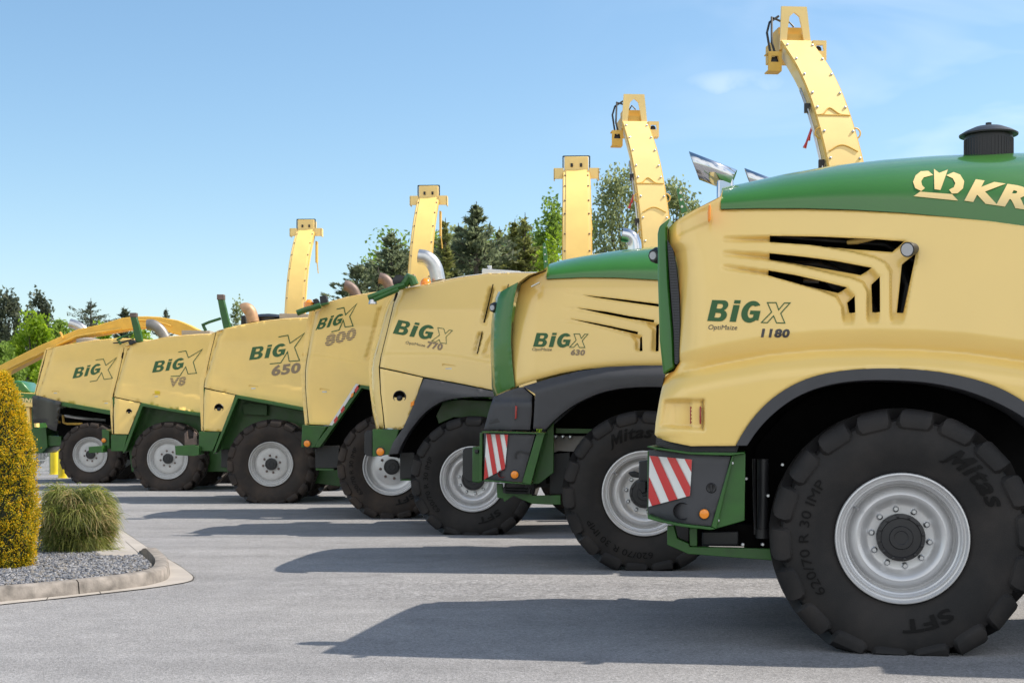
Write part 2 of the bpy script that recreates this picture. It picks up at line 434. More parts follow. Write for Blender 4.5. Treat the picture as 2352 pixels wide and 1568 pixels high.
def tyre_mesh(Rt, rim, hub, wd=.62, phase=0.0, nl=18, seg=108, lugs=True, mt=TYRE, new=True):
    k = lambda r: rim+(r-.41)/(.815-.41)*(Rt-rim)
    half = [(.41, .055), (.425, .040), (.445, .034), (.50, .014), (.56, .002), (.61, -.002), (.66, .004), (.70, .016), (.732, .032), (.744, .060), (.750, .11), (.752, .17), (.753, .24), (.753, .31)]
    sc = wd/.62
    prof = [(k(r), y*sc) for r, y in half]+[(k(r), wd-y*sc) for r, y in half[-2::-1]]
    mb = MB(); mb.lathe(prof, n=seg, cap0=False, cap1=False)
    if lugs:
        # (tread rows: base v, r ; top v, r ; angle offset ; half width)
        rows = [((.012, .680), (.011, .682), 0, .050), ((.014, .692), (-.004, .699), 0, .082), ((.020, .715), (-.007, .732), .0, .099), ((.036, .745), (.002, .774), .004, .102), ((.055, .752), (.024, .800), .012, .099), ((.075, .752), (.054, .812), .03, .088),
                ((.105, .752), (.098, .815), .065, .072), ((.15, .752), (.145, .817), .125, .055), ((.24, .752), (.24, .82), .225, .042), ((.335, .752), (.335, .82), .315, .036)]
        for side in (0, 1):
            for i in range(nl):
                th0 = 2*math.pi*(i+.5*side)/nl; vs = []; fs = []
                for (bv, br), (tv, tr), da, hw in rows:
                    th = th0-da*1.0
                    for (v, r, w_) in ((bv, br, hw*1.12), (tv, tr, hw*.94), (tv, tr, -hw*.94), (bv, br, -hw*1.12)):
                        a = th+w_/r; rr = k(r); y = v*sc
                        if side: y = wd-y
                        vs.append((rr*math.cos(a), y, rr*math.sin(a)))
                n = len(rows)
                for j in range(n-1):
                    for q in range(3):
                        f = (j*4+q, j*4+q+1, j*4+4+q+1, j*4+4+q); fs.append(f if not side else f[::-1])
                e = [(0, 3, 2, 1), (n*4-4, n*4-3, n*4-2, n*4-1)]; fs += e if not side else [x[::-1] for x in e]
                mb.add(vs, fs)
    V = np.array(mb.v); c, s = math.cos(phase), math.sin(phase)
    x = V[:, 0]*c-V[:, 2]*s; z = V[:, 0]*s+V[:, 2]*c; y = V[:, 1]
    b = np.clip((-z-hub+.26)/.26, 0, 1)**2; r = np.hypot(x, z); sel = (r > rim*1.12)
    y = np.where(sel & (y < wd*.5), y-.028*b, np.where(sel, y+.028*b, y)); z = np.maximum(z, -hub+.004)
    mb.v = [tuple(p) for p in np.stack([x, y, z], 1)]
    me = bpy.data.meshes.new('tyre'); me.from_pydata(mb.v, [], mb.f); me.materials.append(mt); me.update()
    me.shade_smooth(); me.set_sharp_from_angle(angle=R(38)); return me

RIM_NEW = [(.409, .058), (.413, .036), (.408, .020), (.400, .018), (.393, .026), (.389, .044), (.378, .050), (.373, .040), (.366, .036), (.359, .042), (.354, .064), (.345, .070), (.340, .125), (.334, .150), (.324, .146),
           (.310, .116), (.292, .092), (.272, .084), (.254, .092), (.236, .116), (.220, .140), (.206, .150), (.196, .152), (.150, .152)]
RIM_OLD = [(.409, .058), (.413, .034), (.406, .014), (.398, .014), (.390, .030), (.384, .056), (.371, .062), (.366, .050), (.357, .052), (.350, .085), (.338, .095), (.330, .088), (.322, .110), (.306, .132), (.296, .112), (.270, .098), (.20, .094), (.10, .094)]
RIM_MID = [(.409, .058), (.413, .034), (.406, .014), (.398, .014), (.390, .030), (.384, .056), (.371, .062), (.366, .050), (.357, .052), (.352, .105), (.335, .135), (.315, .150), (.24, .152), (.232, .146), (.12, .146)]
def mitas():
    """slanted heavy script for the tyre maker's name"""
    V, fs, asp = text2d('itas', .022); m, f = mesh2d([(-.12, -.10), (.05, .04), (.16, 1.0), (.36, 1.0), (.50, .50), (.74, 1.06), (.96, 1.06), (.98, 0), (.76, 0), (.76, .62), (.52, .10), (.42, .10), (.30, .62), (.22, .08), (.10, -.12)], sp=9)
    P = [(x*.95, y) for x, y in m]+[(1.06+x*asp, y*1.02) for x, y in V]; n = len(m); F_ = [tuple(int(i) for i in q) for q in f]+[tuple(i+n for i in q) for q in fs]
    P = np.array(P); P[:, 0] += .30*P[:, 1]; P -= P.min(0); w_, h_ = P.max(0); return P/np.array([w_, h_]), F_, w_/h_
def bent_text(body, r0, h, th0, bold=.03, spacing=1.0):
    """lettering on the sidewall: runs clockwise from angle th0, tops outwards"""
    V, fs, asp = subdiv(mitas() if body == 'Mitas' else text2d(body, bold)); wd = asp*h*spacing
    V2, f2 = V, fs
    a = th0-(V2[:, 0]*wd)/(r0+h/2); r = r0+V2[:, 1]*h
    return np.stack([r*np.cos(a), r*0, r*np.sin(a)], 1), f2
def sidewall_y(r, Rt, rim):
    q = .41+(r-rim)/(Rt-rim)*(.815-.41)
    return np.interp(q, [.41, .425, .445, .50, .56, .61, .66, .70], [.055, .040, .034, .014, .002, -.002, .004, .018])
def wheel(M, u, v, Rt, rim, hub, style, phase=0.0, near=True, wd=.62, lug=18, text=None, nuts=10, tm=TYRE, rm=RIM, hub_r=1.0, lite=False, label=None):
    w = empty('wheel', (u, v, hub), 0 if near else math.pi, M.root)
    if label: w['label'] = label
    link('tyre', tyre_mesh(Rt, rim, hub, wd, phase if near else -phase, lug, 108 if not lite else 64, True, tm), w)
    k = rim/.409
    mb = MB(); mb.lathe([(r*k, y) for r, y in style], n=96 if not lite else 48, cap0=False); mb.lathe([(rim, wd*.9), (rim, .3), (.1, .3)], n=32, cap0=False); mb.build('rim', rm, w, smooth=42)
    base = style[-1][1]; new = style is RIM_NEW
    hr = hub_r
    mb = MB(); mb.lathe([(.150*hr, base+.01), (.150*hr, base-.055), (.145*hr, base-.066), (.126*hr, base-.07), (.121*hr, base-.062), (.075*hr, base-.064), (.070*hr, base-.071), (.045*hr, base-.071), (.040*hr, base-.067), (0, base-.067)], n=48)
    for i in range(12 if new else 8):
        a = 2*math.pi*(i+.3)/(12 if new else 8); c = (.137*hr*math.cos(a), 0, .137*hr*math.sin(a))
        mb.lathe([(.010, base-.05), (.010, base-.076), (.004, base-.079), (0, base-.079)], c, n=8)
    mb.build('hub', BLACK, w, smooth=35)
    if nuts and not lite:
        q = MB(); q.lathe([(.021, .0), (.021, -.007), (.017, -.010)], n=18, cap1=False); q.lathe([(.0155, -.008), (.0155, -.026), (.012, -.030), (0, -.030)], n=6)
        me = None
        for i in range(nuts):
            a = 2*math.pi*(i+.25)/nuts+math.pi/2; br = (.181 if new else .150*hr+.05)*k
            c = (br*math.cos(a), base, br*math.sin(a))
            if me is None: o = q.build('lug_nut', STEEL if new else RUST, w, smooth=30, loc=c); me = o.data
            else: link('lug_nut', me, w, loc=c)
    if new and not lite:
        q = MB(); a = R(146); c = np.array([.345*k*math.cos(a), 0, .345*k*math.sin(a)])
        q.tube([(c[0], .09, c[2]), (c[0]*.97, .04, c[2]*.97), (c[0]*.93, .015, c[2]*.93)], [.014, .010, .008], 8); q.build('valve_stem', STEEL, w, smooth=40)
    if text and not lite:
        V_, F_ = [], []
        for body, r0, h, th, bold, spc in text:
            a, f = bent_text(body, r0, h, R(th), bold, spc); r = np.hypot(a[:, 0], a[:, 2]); a[:, 1] = sidewall_y(r, Rt, rim)-.010
            # sidewall bulge near the ground
            b = np.clip((-a[:, 2]-hub+.26)/.26, 0, 1)**2; a[:, 1] -= .028*b
            o = len(V_); V_ += [tuple(p) for p in a]; F_ += [tuple(i+o for i in q) for q in f]
        mb = MB(); mb.add(V_, F_); mb.build('tyre_lettering', TYRE_T, w)
    return w
def TYTEXT(rot, Rt=.815, rim=.41):
    s = (Rt-rim)/.405; q = lambda r: rim+(r-.41)*s
    return [('620/70 R 30 IMP', q(.575), .062, 216+rot, 0, 1.28), ('Mitas', q(.53), .135, 66+rot, .012, 1.25), ('SFT', q(.50), .085, 303+rot, .03, 1.75)]
def axle_set(M, style, Rt, rim, phase, text, nuts, tm, rm, hub_r, wd=.62, front_u=3.15, lug=18, Wt=None):
    Wt = Wt or M.W
    wheel(M, 0, 0, Rt, rim, M.hub, style, phase, True, wd, lug, text, nuts, tm, rm, hub_r)
    wheel(M, 0, Wt, Rt, rim, M.hub, style, phase+.2, False, wd, lug, None, 0, tm, rm, hub_r, lite=True)
    for near, v in ((True, -.02), (False, Wt+.02)):
        wheel(M, front_u, v, .96, .52, .87, style, phase+1, near, .72, 20, None, 0, tm, rm, hub_r, lite=True)
    mb = MB(); mb.tube([(0, .35, M.hub), (0, Wt-.35, M.hub)], .11, 12); mb.tube([(front_u, .4, .87), (front_u, Wt-.4, .87)], .18, 12)
    mb.box((-.2, Wt/2-.35, M.hub-.15), (front_u+.4, Wt/2+.35, M.hub+.3)); mb.build('axle_frame', DARKM, M.root, smooth=40)

# ------------------------------------------------------------------ cab, chute, small kit
def cab(M, u0=2.75, z0=1.75, z1=3.62):
    c = M.W/2; a, b = c-1.0, c+1.0; r = M.root
    mb = MB(); mb.plate([(u0-.1, 1.25), (u0+2.0, 1.1), (u0+2.1, z0), (u0-.1, z0)], a, b); mb.build('cab_base', GREEN, r, bevel=.03)
    mb = MB(); mb.plate([(u0-.12, z1), (u0+1.6, z1-.02), (u0+2.15, z1-.03), (u0+2.0, z1+.12), (u0+1.2, z1+.24), (u0+.2, z1+.22), (u0-.12, z1+.12)], a-.12, b+.12); mb.build('cab_roof', Y_NEW, r, bevel=.05)
    mb = MB()
    for v in (a+.03, b-.03):
        for p, q in (((u0, z0), (u0+.02, z1)), ((u0+.95, z0), (u0+.95, z1)), ((u0+2.05, z0), (u0+1.85, z1))):
            mb.tube([(p[0], v, p[1]), (q[0], v, q[1])], .045, 8)
    mb.build('cab_pillar', BLACK, r, smooth=40)
    g = MB(); g.plate([(u0, z0), (u0+2.05, z0), (u0+1.85, z1), (u0+.02, z1)], a+.02, a+.028); g.plate([(u0, z0), (u0+2.05, z0), (u0+1.85, z1), (u0+.02, z1)], b-.028, b-.02)
    g.box((u0+.02, a+.06, z0+.6), (u0+.028, b-.06, z1)); g.plate([(u0+2.04, z0), (u0+2.05, z0), (u0+1.85, z1), (u0+1.84, z1)], a+.05, b-.05); g.build('cab_glass', CLEAR, r)
    mb = MB(); mb.box((u0+.5, c-.3, z0), (u0+1.1, c+.3, z0+.15)); mb.box((u0+.45, c-.28, z0+.1), (u0+.6, c+.28, z0+.85)); mb.build('cab_seat', BLACK, r, bevel=.04)
    # railing, mirror and beacon, which throw the fringe of the shadow
    mb = MB()
    for v in (a-.45, a-.08):
        mb.tube([(u0-.1, v, 1.4), (u0-.1, v, 2.5), (u0+.1, v, 2.6), (u0+1.2, v, 2.6), (u0+1.3, v, 1.4)], .018, 6)
    mb.build('hand_rail', BLACK, r, smooth=40)
    mb = MB(); mb.box((u0-.1, a-.5, 1.33), (u0+1.5, a, 1.38)); mb.build('step_deck', DARKM, r)
    mb = MB(); mb.tube([(u0+1.9, a, z1), (u0+2.2, a-.45, z1-.05), (u0+2.2, a-.45, z1-.25)], .02, 6); mb.box((u0+2.17, a-.6, z1-.75), (u0+2.25, a-.36, z1-.2)); mb.build('wing_mirror', BLACK, r, smooth=40)
    mb = MB(); mb.lathe([(.06, 0), (.06, .12), (.03, .16), (0, .165)], (u0+.1, b-.1, z1+.2), 'Z', 12); mb.build('beacon', ORANGE, r, smooth=40)

def curve_pts(pts, it=3): return smooth_poly(pts, it, closed=False)
def chute(M, u0, path, rot=0.0, lean=0.0, width=.46, new=True, taper=.86, vc=None, mt=Y_CHUTE):
    """discharge chute that rises and curves away over the far side"""
    vc = vc or M.W/2; P = curve_pts(path); k = len(P); du, dv = math.sin(R(rot)), math.cos(R(rot)); ax = Vector((dv, -du, 0))
    smax = path[-1][0]
    def pt(s, z, across): return (u0+du*s+lean*max(0, (z-3.4)/(path[-1][1]-3.4))**1.25+ax.x*across, vc+dv*s+ax.y*across, z)
    nrm = []
    for i in range(k):
        a, b = P[max(i-1, 0)], P[min(i+1, k-1)]; t = np.array([b[0]-a[0], b[1]-a[1]]); t /= np.linalg.norm(t); nrm.append((-t[1], t[0]))
    cum = np.concatenate([[0], np.cumsum([math.dist(P[i], P[i+1]) for i in range(k-1)])]); cum /= cum[-1]
    wd = [width*(1+(taper-1)*c) for c in cum]; dp = [.34-.12*c for c in cum]
    def on(i, across, lift): return pt(P[i][0]+nrm[i][0]*lift, P[i][1]+nrm[i][1]*lift, across)
    mb = MB(); vs = []; fs = []
    for i in range(k):
        h = wd[i]/2
        vs += [on(i, -h, 0), on(i, h, 0), on(i, h-.015, -dp[i]), on(i, -h+.015, -dp[i])]
    for i in range(k-1):
        for j in range(4): fs.append((i*4+j, i*4+(j+1) % 4, i*4+4+(j+1) % 4, i*4+4+j))
    fs += [(3, 2, 1, 0), tuple(k*4-4+j for j in range(4))]; mb.add(vs, [f[::-1] for f in fs])
    body = mb.build('discharge_chute', mt, M.root, smooth=30)
    # lip flanges, cross seams
    mb = MB()
    for sgn in (-1, 1):
        mb.tube([on(i, sgn*(wd[i]/2+.004), -.02) for i in range(k)], .013, 5)
    seams = (.30, .62) if new else (.36,)
    for sm in seams:
        i = int(np.argmin(abs(cum-sm))); h = wd[i]/2; mb.tube([on(i, -h, .006), on(i, 0, .010 if not new else .004), on(i, h, .006)], .014 if not new else .007, 6)
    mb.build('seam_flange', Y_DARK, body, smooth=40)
    if not new:                                          # the narrower top plate of the older chutes
        i0 = int(np.argmin(abs(cum-.36))); mb = MB(); vs = []; fs = []; r_ = range(i0, k)
        for i in r_: vs += [on(i, -wd[i]*.40, .014), on(i, wd[i]*.40, .014), on(i, wd[i]*.40, -.01), on(i, -wd[i]*.40, -.01)]
        n = len(list(r_))
        for i in range(n-1):
            for j in range(4): fs.append((i*4+j, i*4+4+j, i*4+4+(j+1) % 4, i*4+(j+1) % 4))
        fs.append((0, 1, 2, 3)); mb.add(vs, fs); mb.build('wear_plate', Y_EDGE, body, smooth=30)
    # bolts along both edges: one mesh, they read as surface detail
    mb = MB(); L_ = sum(math.dist(P[i], P[i+1]) for i in range(k-1)); nb = int(L_/(.30 if new else .36))
    for b_ in range(nb):
        c = (b_+.5)/nb; i = int(np.argmin(abs(cum-c)))
        for sgn in (-1, 1):
            p = on(i, sgn*(wd[i]/2-.028), .008)
            if b_ or sgn > 0: link('bolt', bolt0.data, body, loc=p); continue
            mb.lathe([(0, -.016), (.011, -.013), (.016, -.004), (.016, .004), (.011, .011), (0, .014)], (0, 0, 0), 'Z', 8); bolt0 = mb.build('bolt', STEEL if new else RUST, body, smooth=40, loc=p)
    if new:
        # pressed wave lines on the skin
        mb = MB()
        for c0, flip in ((.22, 0), (.50, 1), (.60, 0)):
            i0 = int(np.argmin(abs(cum-c0))); line = []
            for q in np.linspace(-1, 1, 15):
                wv = (.10*math.exp(-((q+.15)/.42)**2) if not flip else .05*math.cos(q*2.2)); j = min(k-2, max(1, int(np.argmin(abs(cum-(c0+wv/L_))))))
                t = P[i0]; tt = (P[min(i0+1, k-1)][0]-P[i0-1][0], P[min(i0+1, k-1)][1]-P[i0-1][1]); ln = math.hypot(*tt)
                s_, z_ = t[0]+tt[0]/ln*wv, t[1]+tt[1]/ln*wv
                line.append(pt(s_+nrm[i0][0]*.006, z_+nrm[i0][1]*.006, q*(wd[i0]/2-.03)))
            mb = MB(); mb.tube(line, .008, 6); mb.build('pressed_line', Y_DARK, body, smooth=50)
        # hydraulic lines and loops down the left-hand side
        mb = MB(); mb.tube([on(i, -wd[i]/2-.03, -dp[i]*.45) for i in range(0, int(k*.72))], .012, 6); mb.tube([on(i, -wd[i]/2-.03, -dp[i]*.6) for i in range(0, int(k*.72))], .010, 6); mb.build('hydraulic_line', ALU, body, smooth=40)
        mb = MB()
        for c0 in (.12, .30, .47, .66):
            i = int(np.argmin(abs(cum-c0))); p = Vector(on(i, -wd[i]/2-.035, -dp[i]*.5)); mb = MB(); mb.box(p-Vector((.03, .03, .05)), p+Vector((.03, .03, .05))); mb.build('line_clamp', BLACK, body)
        mb = MB()
        for c0 in (.28, .40, .55):
            i = int(np.argmin(abs(cum-c0)))
            for sgn in (-1, 1):
                a = [on(i, sgn*(wd[i]/2+.005+.06*math.sin(t)), -.03+.0*t) for t in np.linspace(0, math.pi, 9)]
                a = [(p[0], p[1], p[2]+.06*math.cos(t)) for p, t in zip(a, np.linspace(0, math.pi, 9))]; mb = MB(); mb.tube(a, .009, 6); mb.build('hose_loop', Y_DARK, body, smooth=40)
        i = int(np.argmin(abs(cum-.60))); mb = MB()
        for d_ in (0, .07):
            p = Vector(on(i, -wd[i]/2-.01, -dp[i]*.7)); mb.tube([p+Vector((0, d_, 0)), p+Vector((-.03-d_*.4, d_, -.10-d_)), p+Vector((-.045-d_*.5, d_, -.16-d_))], [.010, .013, .022], 8); mb.build('red_coupling', RED, body, smooth=40); mb = MB()
    e = k-1; P1 = Vector(on(e, 0, 0)); h = wd[e]/2
    def loc(a, y, z): q = P1; return (q.x+ax.x*a+du*y, q.y+ax.y*a+dv*y, q.z+z)
    if new:
        # arched end bracket
        out = [(-h*1.08, -.10), (h*1.08, -.10), (h*.86, .42), (-h*.86, .42)]
        hole = [(-h*.62, -.06), (h*.62, -.06), (h*.46, .18), (h*.33, .30), (0, .35), (-h*.33, .30), (-h*.46, .18)]
        V, F_ = mesh2d(out, [hole], sp=9); mb = MB()
        f_ = [loc(a, .02+.12*(b+.1), b) for a, b in V]; g_ = [loc(a, .05+.12*(b+.1), b) for a, b in V]; n = len(V)
        mb.add(f_+g_, [tuple(int(i) for i in f) for f in F_]+[tuple(int(i)+n for i in f[::-1]) for f in F_])
        for lp in (out, hole):
            m = len(lp); q = [loc(a, .02+.12*(b+.1), b) for a, b in lp]+[loc(a, .05+.12*(b+.1), b) for a, b in lp]; mb.add(q, [(i, (i+1) % m, (i+1) % m+m, i+m) for i in range(m)])
        mb.build('end_bracket', mt, body)
        mb = MB(); q = lambda a0, a1, y0, y1, z0, z1: mb.add([loc(a, y, z) for z in (z0, z1) for (a, y) in ((a0, y0), (a1, y0), (a1, y1), (a0, y1))], [(3,2,1,0),(4,5,6,7),(0,1,5,4),(1,2,6,5),(2,3,7,6),(3,0,4,7)])
        q(-h, h, .1, .7, -.12, .10); q(-h*.8, h*.8, .25, .5, .1, .22); mb.build('deflector_flap', Y_DARK, body)
        mb = MB(); mb.tube([loc(-h*.8, .25, .35), loc(-h*1.5, .2, .26), loc(-h*1.75, .15, .12), loc(-h*1.55, .1, -.18), loc(-h*1.3, .1, -.25)], .014, 7); mb.tube([loc(-h*.5, .3, .30), loc(-h*1.35, .2, .32), loc(-h*1.5, .1, .0), loc(-h*1.2, .0, -.3)], .014, 7)
        mb.tube([loc(-.05, .3, .22), loc(0, .3, .3), loc(.06, .3, .24)], .012, 6); mb.build('hydraulic_hose', HOSE, body, smooth=50)
        for sg in (-1, 1):                               # side wings with a work lamp
            a0, a1 = sg*(h+.01), sg*(h+.17)
            z0 = -.36 if sg < 0 else -.22
            fr = [(min(a0, a1), z0), (max(a0, a1), z0), (max(a0, a1), z0+.20), (min(a0, a1), z0+.20)]
            cx_ = (a0+a1)/2; ho = [(cx_-.05, z0+.09), (cx_+.05, z0+.09), (cx_+.038, z0+.16), (cx_-.038, z0+.16)]
            V, F_ = mesh2d(fr, [ho], sp=9); n = len(V); mb = MB()
            mb.add([loc(a, -.05, b) for a, b in V]+[loc(a, -.03, b) for a, b in V], [tuple(int(i) for i in f) for f in F_]+[tuple(int(i)+n for i in f[::-1]) for f in F_])
            q = lambda a0, a1, y0, y1, z0, z1: mb.add([loc(a, y, z) for z in (z0, z1) for (a, y) in ((a0, y0), (a1, y0), (a1, y1), (a0, y1))], [(3,2,1,0),(4,5,6,7),(0,1,5,4),(1,2,6,5),(2,3,7,6),(3,0,4,7)])
            lo, hi = min(a0, a1), max(a0, a1)
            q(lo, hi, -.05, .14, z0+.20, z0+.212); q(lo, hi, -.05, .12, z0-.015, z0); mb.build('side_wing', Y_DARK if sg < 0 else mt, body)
            mb = MB(); mb.lathe([(.040, .0), (.048, .05), (.03, .08), (0, .08)], loc(cx_, .02, z0+.125), 'Y', 14); mb.build('work_lamp', BLACK, body, smooth=40)
    else:
        mb = MB(); q = lambda a0, a1, y0, y1, z0, z1: mb.add([loc(a, y, z) for z in (z0, z1) for (a, y) in ((a0, y0), (a1, y0), (a1, y1), (a0, y1))], [(3,2,1,0),(4,5,6,7),(0,1,5,4),(1,2,6,5),(2,3,7,6),(3,0,4,7)])
        q(-h*.94, h*.94, .0, .35, -.02, .24); q(-h*1.02, h*1.02, -.03, .02, -.06, .0); mb.build('deflector_flap', mt, body, bevel=.012)
        mb = MB(); q(-h*1.04, h*1.04, .02, .05, .24, .26)
        for a in (-h*1.04, h*1.04): q(a-.010, a+.010, .02, .05, -.02, .25)
        for a in (-.08, .08): q(a-.02, a+.02, -.02, 0, .06, .12)
        mb.build('flap_linkage', DARKM, body)
        for sg in (-1, 1):
            mb = MB(); a0, a1 = sg*h*1.0, sg*(h+.17); lo, hi = min(a0, a1), max(a0, a1); q(lo, hi, -.04, -.015, -.15, .02); q(lo, hi, -.04, .2, .02, .035)
            e_ = a1; q(min(e_, e_-sg*.02), max(e_, e_-sg*.02), -.04, .2, -.15, .02); mb.build('side_wing', Y_CHUTE, body)
        mb = MB(); q(h*1.0, h*1.15, .1, .3, -.75, -.25); mb.tube([loc(h*1.1, .2, -.7), loc(h*1.25, .2, -1.0)], .012, 5); mb.build('flap_actuator', Y_DARK, body)
    mb = MB(); mb.lathe([(.38, -.5), (.38, .05), (.33, .12), (.33, .2)], (u0, vc, P[0][1]), 'Z', 24); mb.build('chute_turntable', Y_DARK, body, smooth=40)
    return body

def pipe(M, name, crop, pts, v, r, mt, n=16, hollow=True):
    q = smooth_poly([(a, v, b) for a, b in M.T(crop, pts, v)], 2, closed=False)
    mb = MB(); mb.tube(q, r, n); e = Vector(q[0]); d = (Vector(q[0])-Vector(q[1])).normalized()
    o = mb.build(name, mt, M.root, smooth=50)
    mb = MB(); mb.tube([e+d*.002, e+d*.004], r*.86, n); mb.build('pipe_mouth', VOID, o); return o
def lampball(M, name, crop, p, v, r, mt, body=None, d=.05):
    (u, w), = M.T(crop, [p], v); mb = MB(); mb.lathe([(0, v-d*.5), (r*.6, v-d*.45), (r, v-d*.1), (r, v+d)], (u, 0, w), 'Y', 20, cap0=False); return mb.build(name, mt, M.root, smooth=40)
def disc_lamp(M, name, crop, p, v, r, mt, ring=BLACK, d=.012):
    (u, w), = M.T(crop, [p], v); mb = MB(); mb.lathe([(0, v-d*1.3), (r*.5, v-d*1.25), (r*.85, v-d), (r, v-d*.4), (r, v+.03)], (u, 0, w), 'Y', 24, cap0=False); o = mb.build(name, mt, M.root, smooth=40)
    mb = MB(); mb.lathe([(r*.98, v-d*.7), (r*1.16, v-d*.6), (r*1.18, v+.03)], (u, 0, w), 'Y', 24, cap0=False, cap1=False); mb.build('lamp_ring', ring, o, smooth=40); return o
def chevron(M, name, quad, v_of, label=None, n=4, lean=.55, lift=.006):
    """red and white warning board: quad in (u, w): tl, tr, br, bl ; v per corner"""
    tl, tr, br, bl = [np.array((p[0], v, p[1])) for p, v in zip(quad, v_of)]
    f = lambda x, y: (1-y)*((1-x)*tl+x*tr)+y*((1-x)*bl+x*br)
    mb = MB(); mb.add([f(0, 0), f(1, 0), f(1, 1), f(0, 1)]+[f(x, y)+np.array((0, .012, 0)) for x, y in ((0, 0), (1, 0), (1, 1), (0, 1))], [(3, 2, 1, 0), (4, 5, 6, 7), (0, 1, 5, 4), (1, 2, 6, 5), (2, 3, 7, 6), (3, 0, 4, 7)])
    o = mb.build(name, WHITE, M.root)
    if label: o['label'] = label
    from_ = lambda: None
    mb = MB(); per = 2.0/n
    for i in range(-n-2, n+3):
        c = i*per*.62; st = [(c, 0.0), (c+per*.31, 0.0), (c+per*.31+lean, 1.0), (c+lean, 1.0)]
        # clip to 0..1 in x
        for (xa, sgn) in ((0, 1), (1, -1)):
            res = []
            for j in range(len(st)):
                a, b = st[j], st[(j+1) % len(st)]; ia = sgn*(a[0]-xa) >= 0; ib = sgn*(b[0]-xa) >= 0
                if ia: res.append(a)
                if ia != ib:
                    t = (xa-a[0])/(b[0]-a[0]); res.append((xa, a[1]+t*(b[1]-a[1])))
            st = res
            if not st: break
        if len(st) >= 3: mb.add([f(x, y)-np.array((0, lift, 0)) for x, y in st], [tuple(range(len(st)))])
    mb.build('red_stripe', RED, o); return o
# ------------------------------------------------------------------ nearest machine
def _big():
    """heavy B, i, G lettering in the unit square"""
    V, fs = [], []
    def addp(Q, F_):
        o = len(V); V.extend([tuple(q) for q in Q]); fs.extend([tuple(i+o for i in f) for f in F_])
    def arc(cx, cy, rx, ry, a0, a1, n=12): return [(cx+rx*math.cos(R(a0+(a1-a0)*i/n)), cy+ry*math.sin(R(a0+(a1-a0)*i/n))) for i in range(n+1)]
    # B
    out = [(0, 0)]+arc(.24, .27, .12, .27, -90, 70)+arc(.235, .76, .105, .24, -60, 90)+[(0, 1)]
    h1 = [(.125, .17), (.20, .17)]+arc(.20, .285, .045, .115, -90, 90)+[(.125, .40)]
    h2 = [(.125, .60), (.20, .60)]+arc(.20, .715, .04, .115, -90, 90)+[(.125, .83)]
    a, f = mesh2d(out, [h1, h2], sp=9); addp(a, f)
    a, f = mesh2d([(.44, 0), (.565, 0), (.565, .80), (.44, .80)], sp=9); addp(a, f); a, f = mesh2d([(.44, .87), (.565, .87), (.565, 1.03), (.44, 1.03)], sp=9); addp(a, f)
    g = arc(.82, .5, .19, .52, 38, 322, 26)
    out = g[:-1]+[(1.0, .10), (1.0, .56), (.80, .56), (.80, .38), (.88, .38), (.88, .24)]+arc(.83, .5, .075, .30, 285, 60, 16)+[(.93, .80)]
    a, f = mesh2d(out, sp=9); addp(a, f)
    return np.array(V), [tuple(int(i) for i in q) for q in fs]
BIG = _big()
def hood(M, bottom, top, vb, vs, mt, uend=None, p=2.2):
    """rounded engine hood: side belt line (v = vb) up to a crest on the machine's middle; returns the surface as v(u, w)"""
    vc = M.W/2; g = (1-((vc-vs)/(vc-vb))**p)**(1/p)
    bu, bw = np.array(bottom).T; tu, tw = np.array(top).T
    wb = lambda u: np.interp(u, bu, bw)
    wt = lambda u: wb(u)+(np.interp(u, tu, tw)-wb(u))/g
    def F(u, w):
        t = np.clip((w-wb(u))/np.maximum(wt(u)-wb(u), 1e-4), 0, 1); return vb+(vc-vb)*(1-(1-t**p)**(1/p))
    u0, u1 = bu[0], bu[-1]; k = 46; n = 44; vs_ = []; fs = []
    for i in range(k+1):
        u = u0+(u1-u0)*i/k; b_, t_ = float(wb(u)), float(wt(u))
        for j in range(n+1):
            a = math.pi*j/n; c, s = math.cos(a), math.sin(a)
            vv = vc-(vc-vb)*np.sign(c)*abs(c)**(2/p); ww = b_+(t_-b_)*abs(s)**(2/p); vs_.append((u, vv, ww))
    for i in range(k):
        for j in range(n): fs.append((i*(n+1)+j, (i+1)*(n+1)+j, (i+1)*(n+1)+j+1, i*(n+1)+j+1))
    fs.append(tuple(range(n+1))); fs.append(tuple(k*(n+1)+j for j in range(n+1))[::-1])
    mb = MB(); mb.add(vs_, fs); o = mb.build('engine_hood', mt, M.root, smooth=40)
    return o, F
def pline(crop, M, pts, v=0): return M.T(crop, pts, v)
CROWN = [[(1715,440),(1910,455),(1948,495),(1675,468)], [(1800,300),(1832,325),(1885,305),(1840,430),(1803,425)],
         [(1765,312),(1720,315),(1688,340),(1672,380),(1685,418),(1722,437),(1745,418),(1727,400),(1722,375),(1738,352),(1795,338)],
         [(1920,320),(1960,335),(1985,375),(1978,420),(1945,450),(1910,452),(1893,428),(1922,412),(1931,388),(1915,358),(1875,340)]]

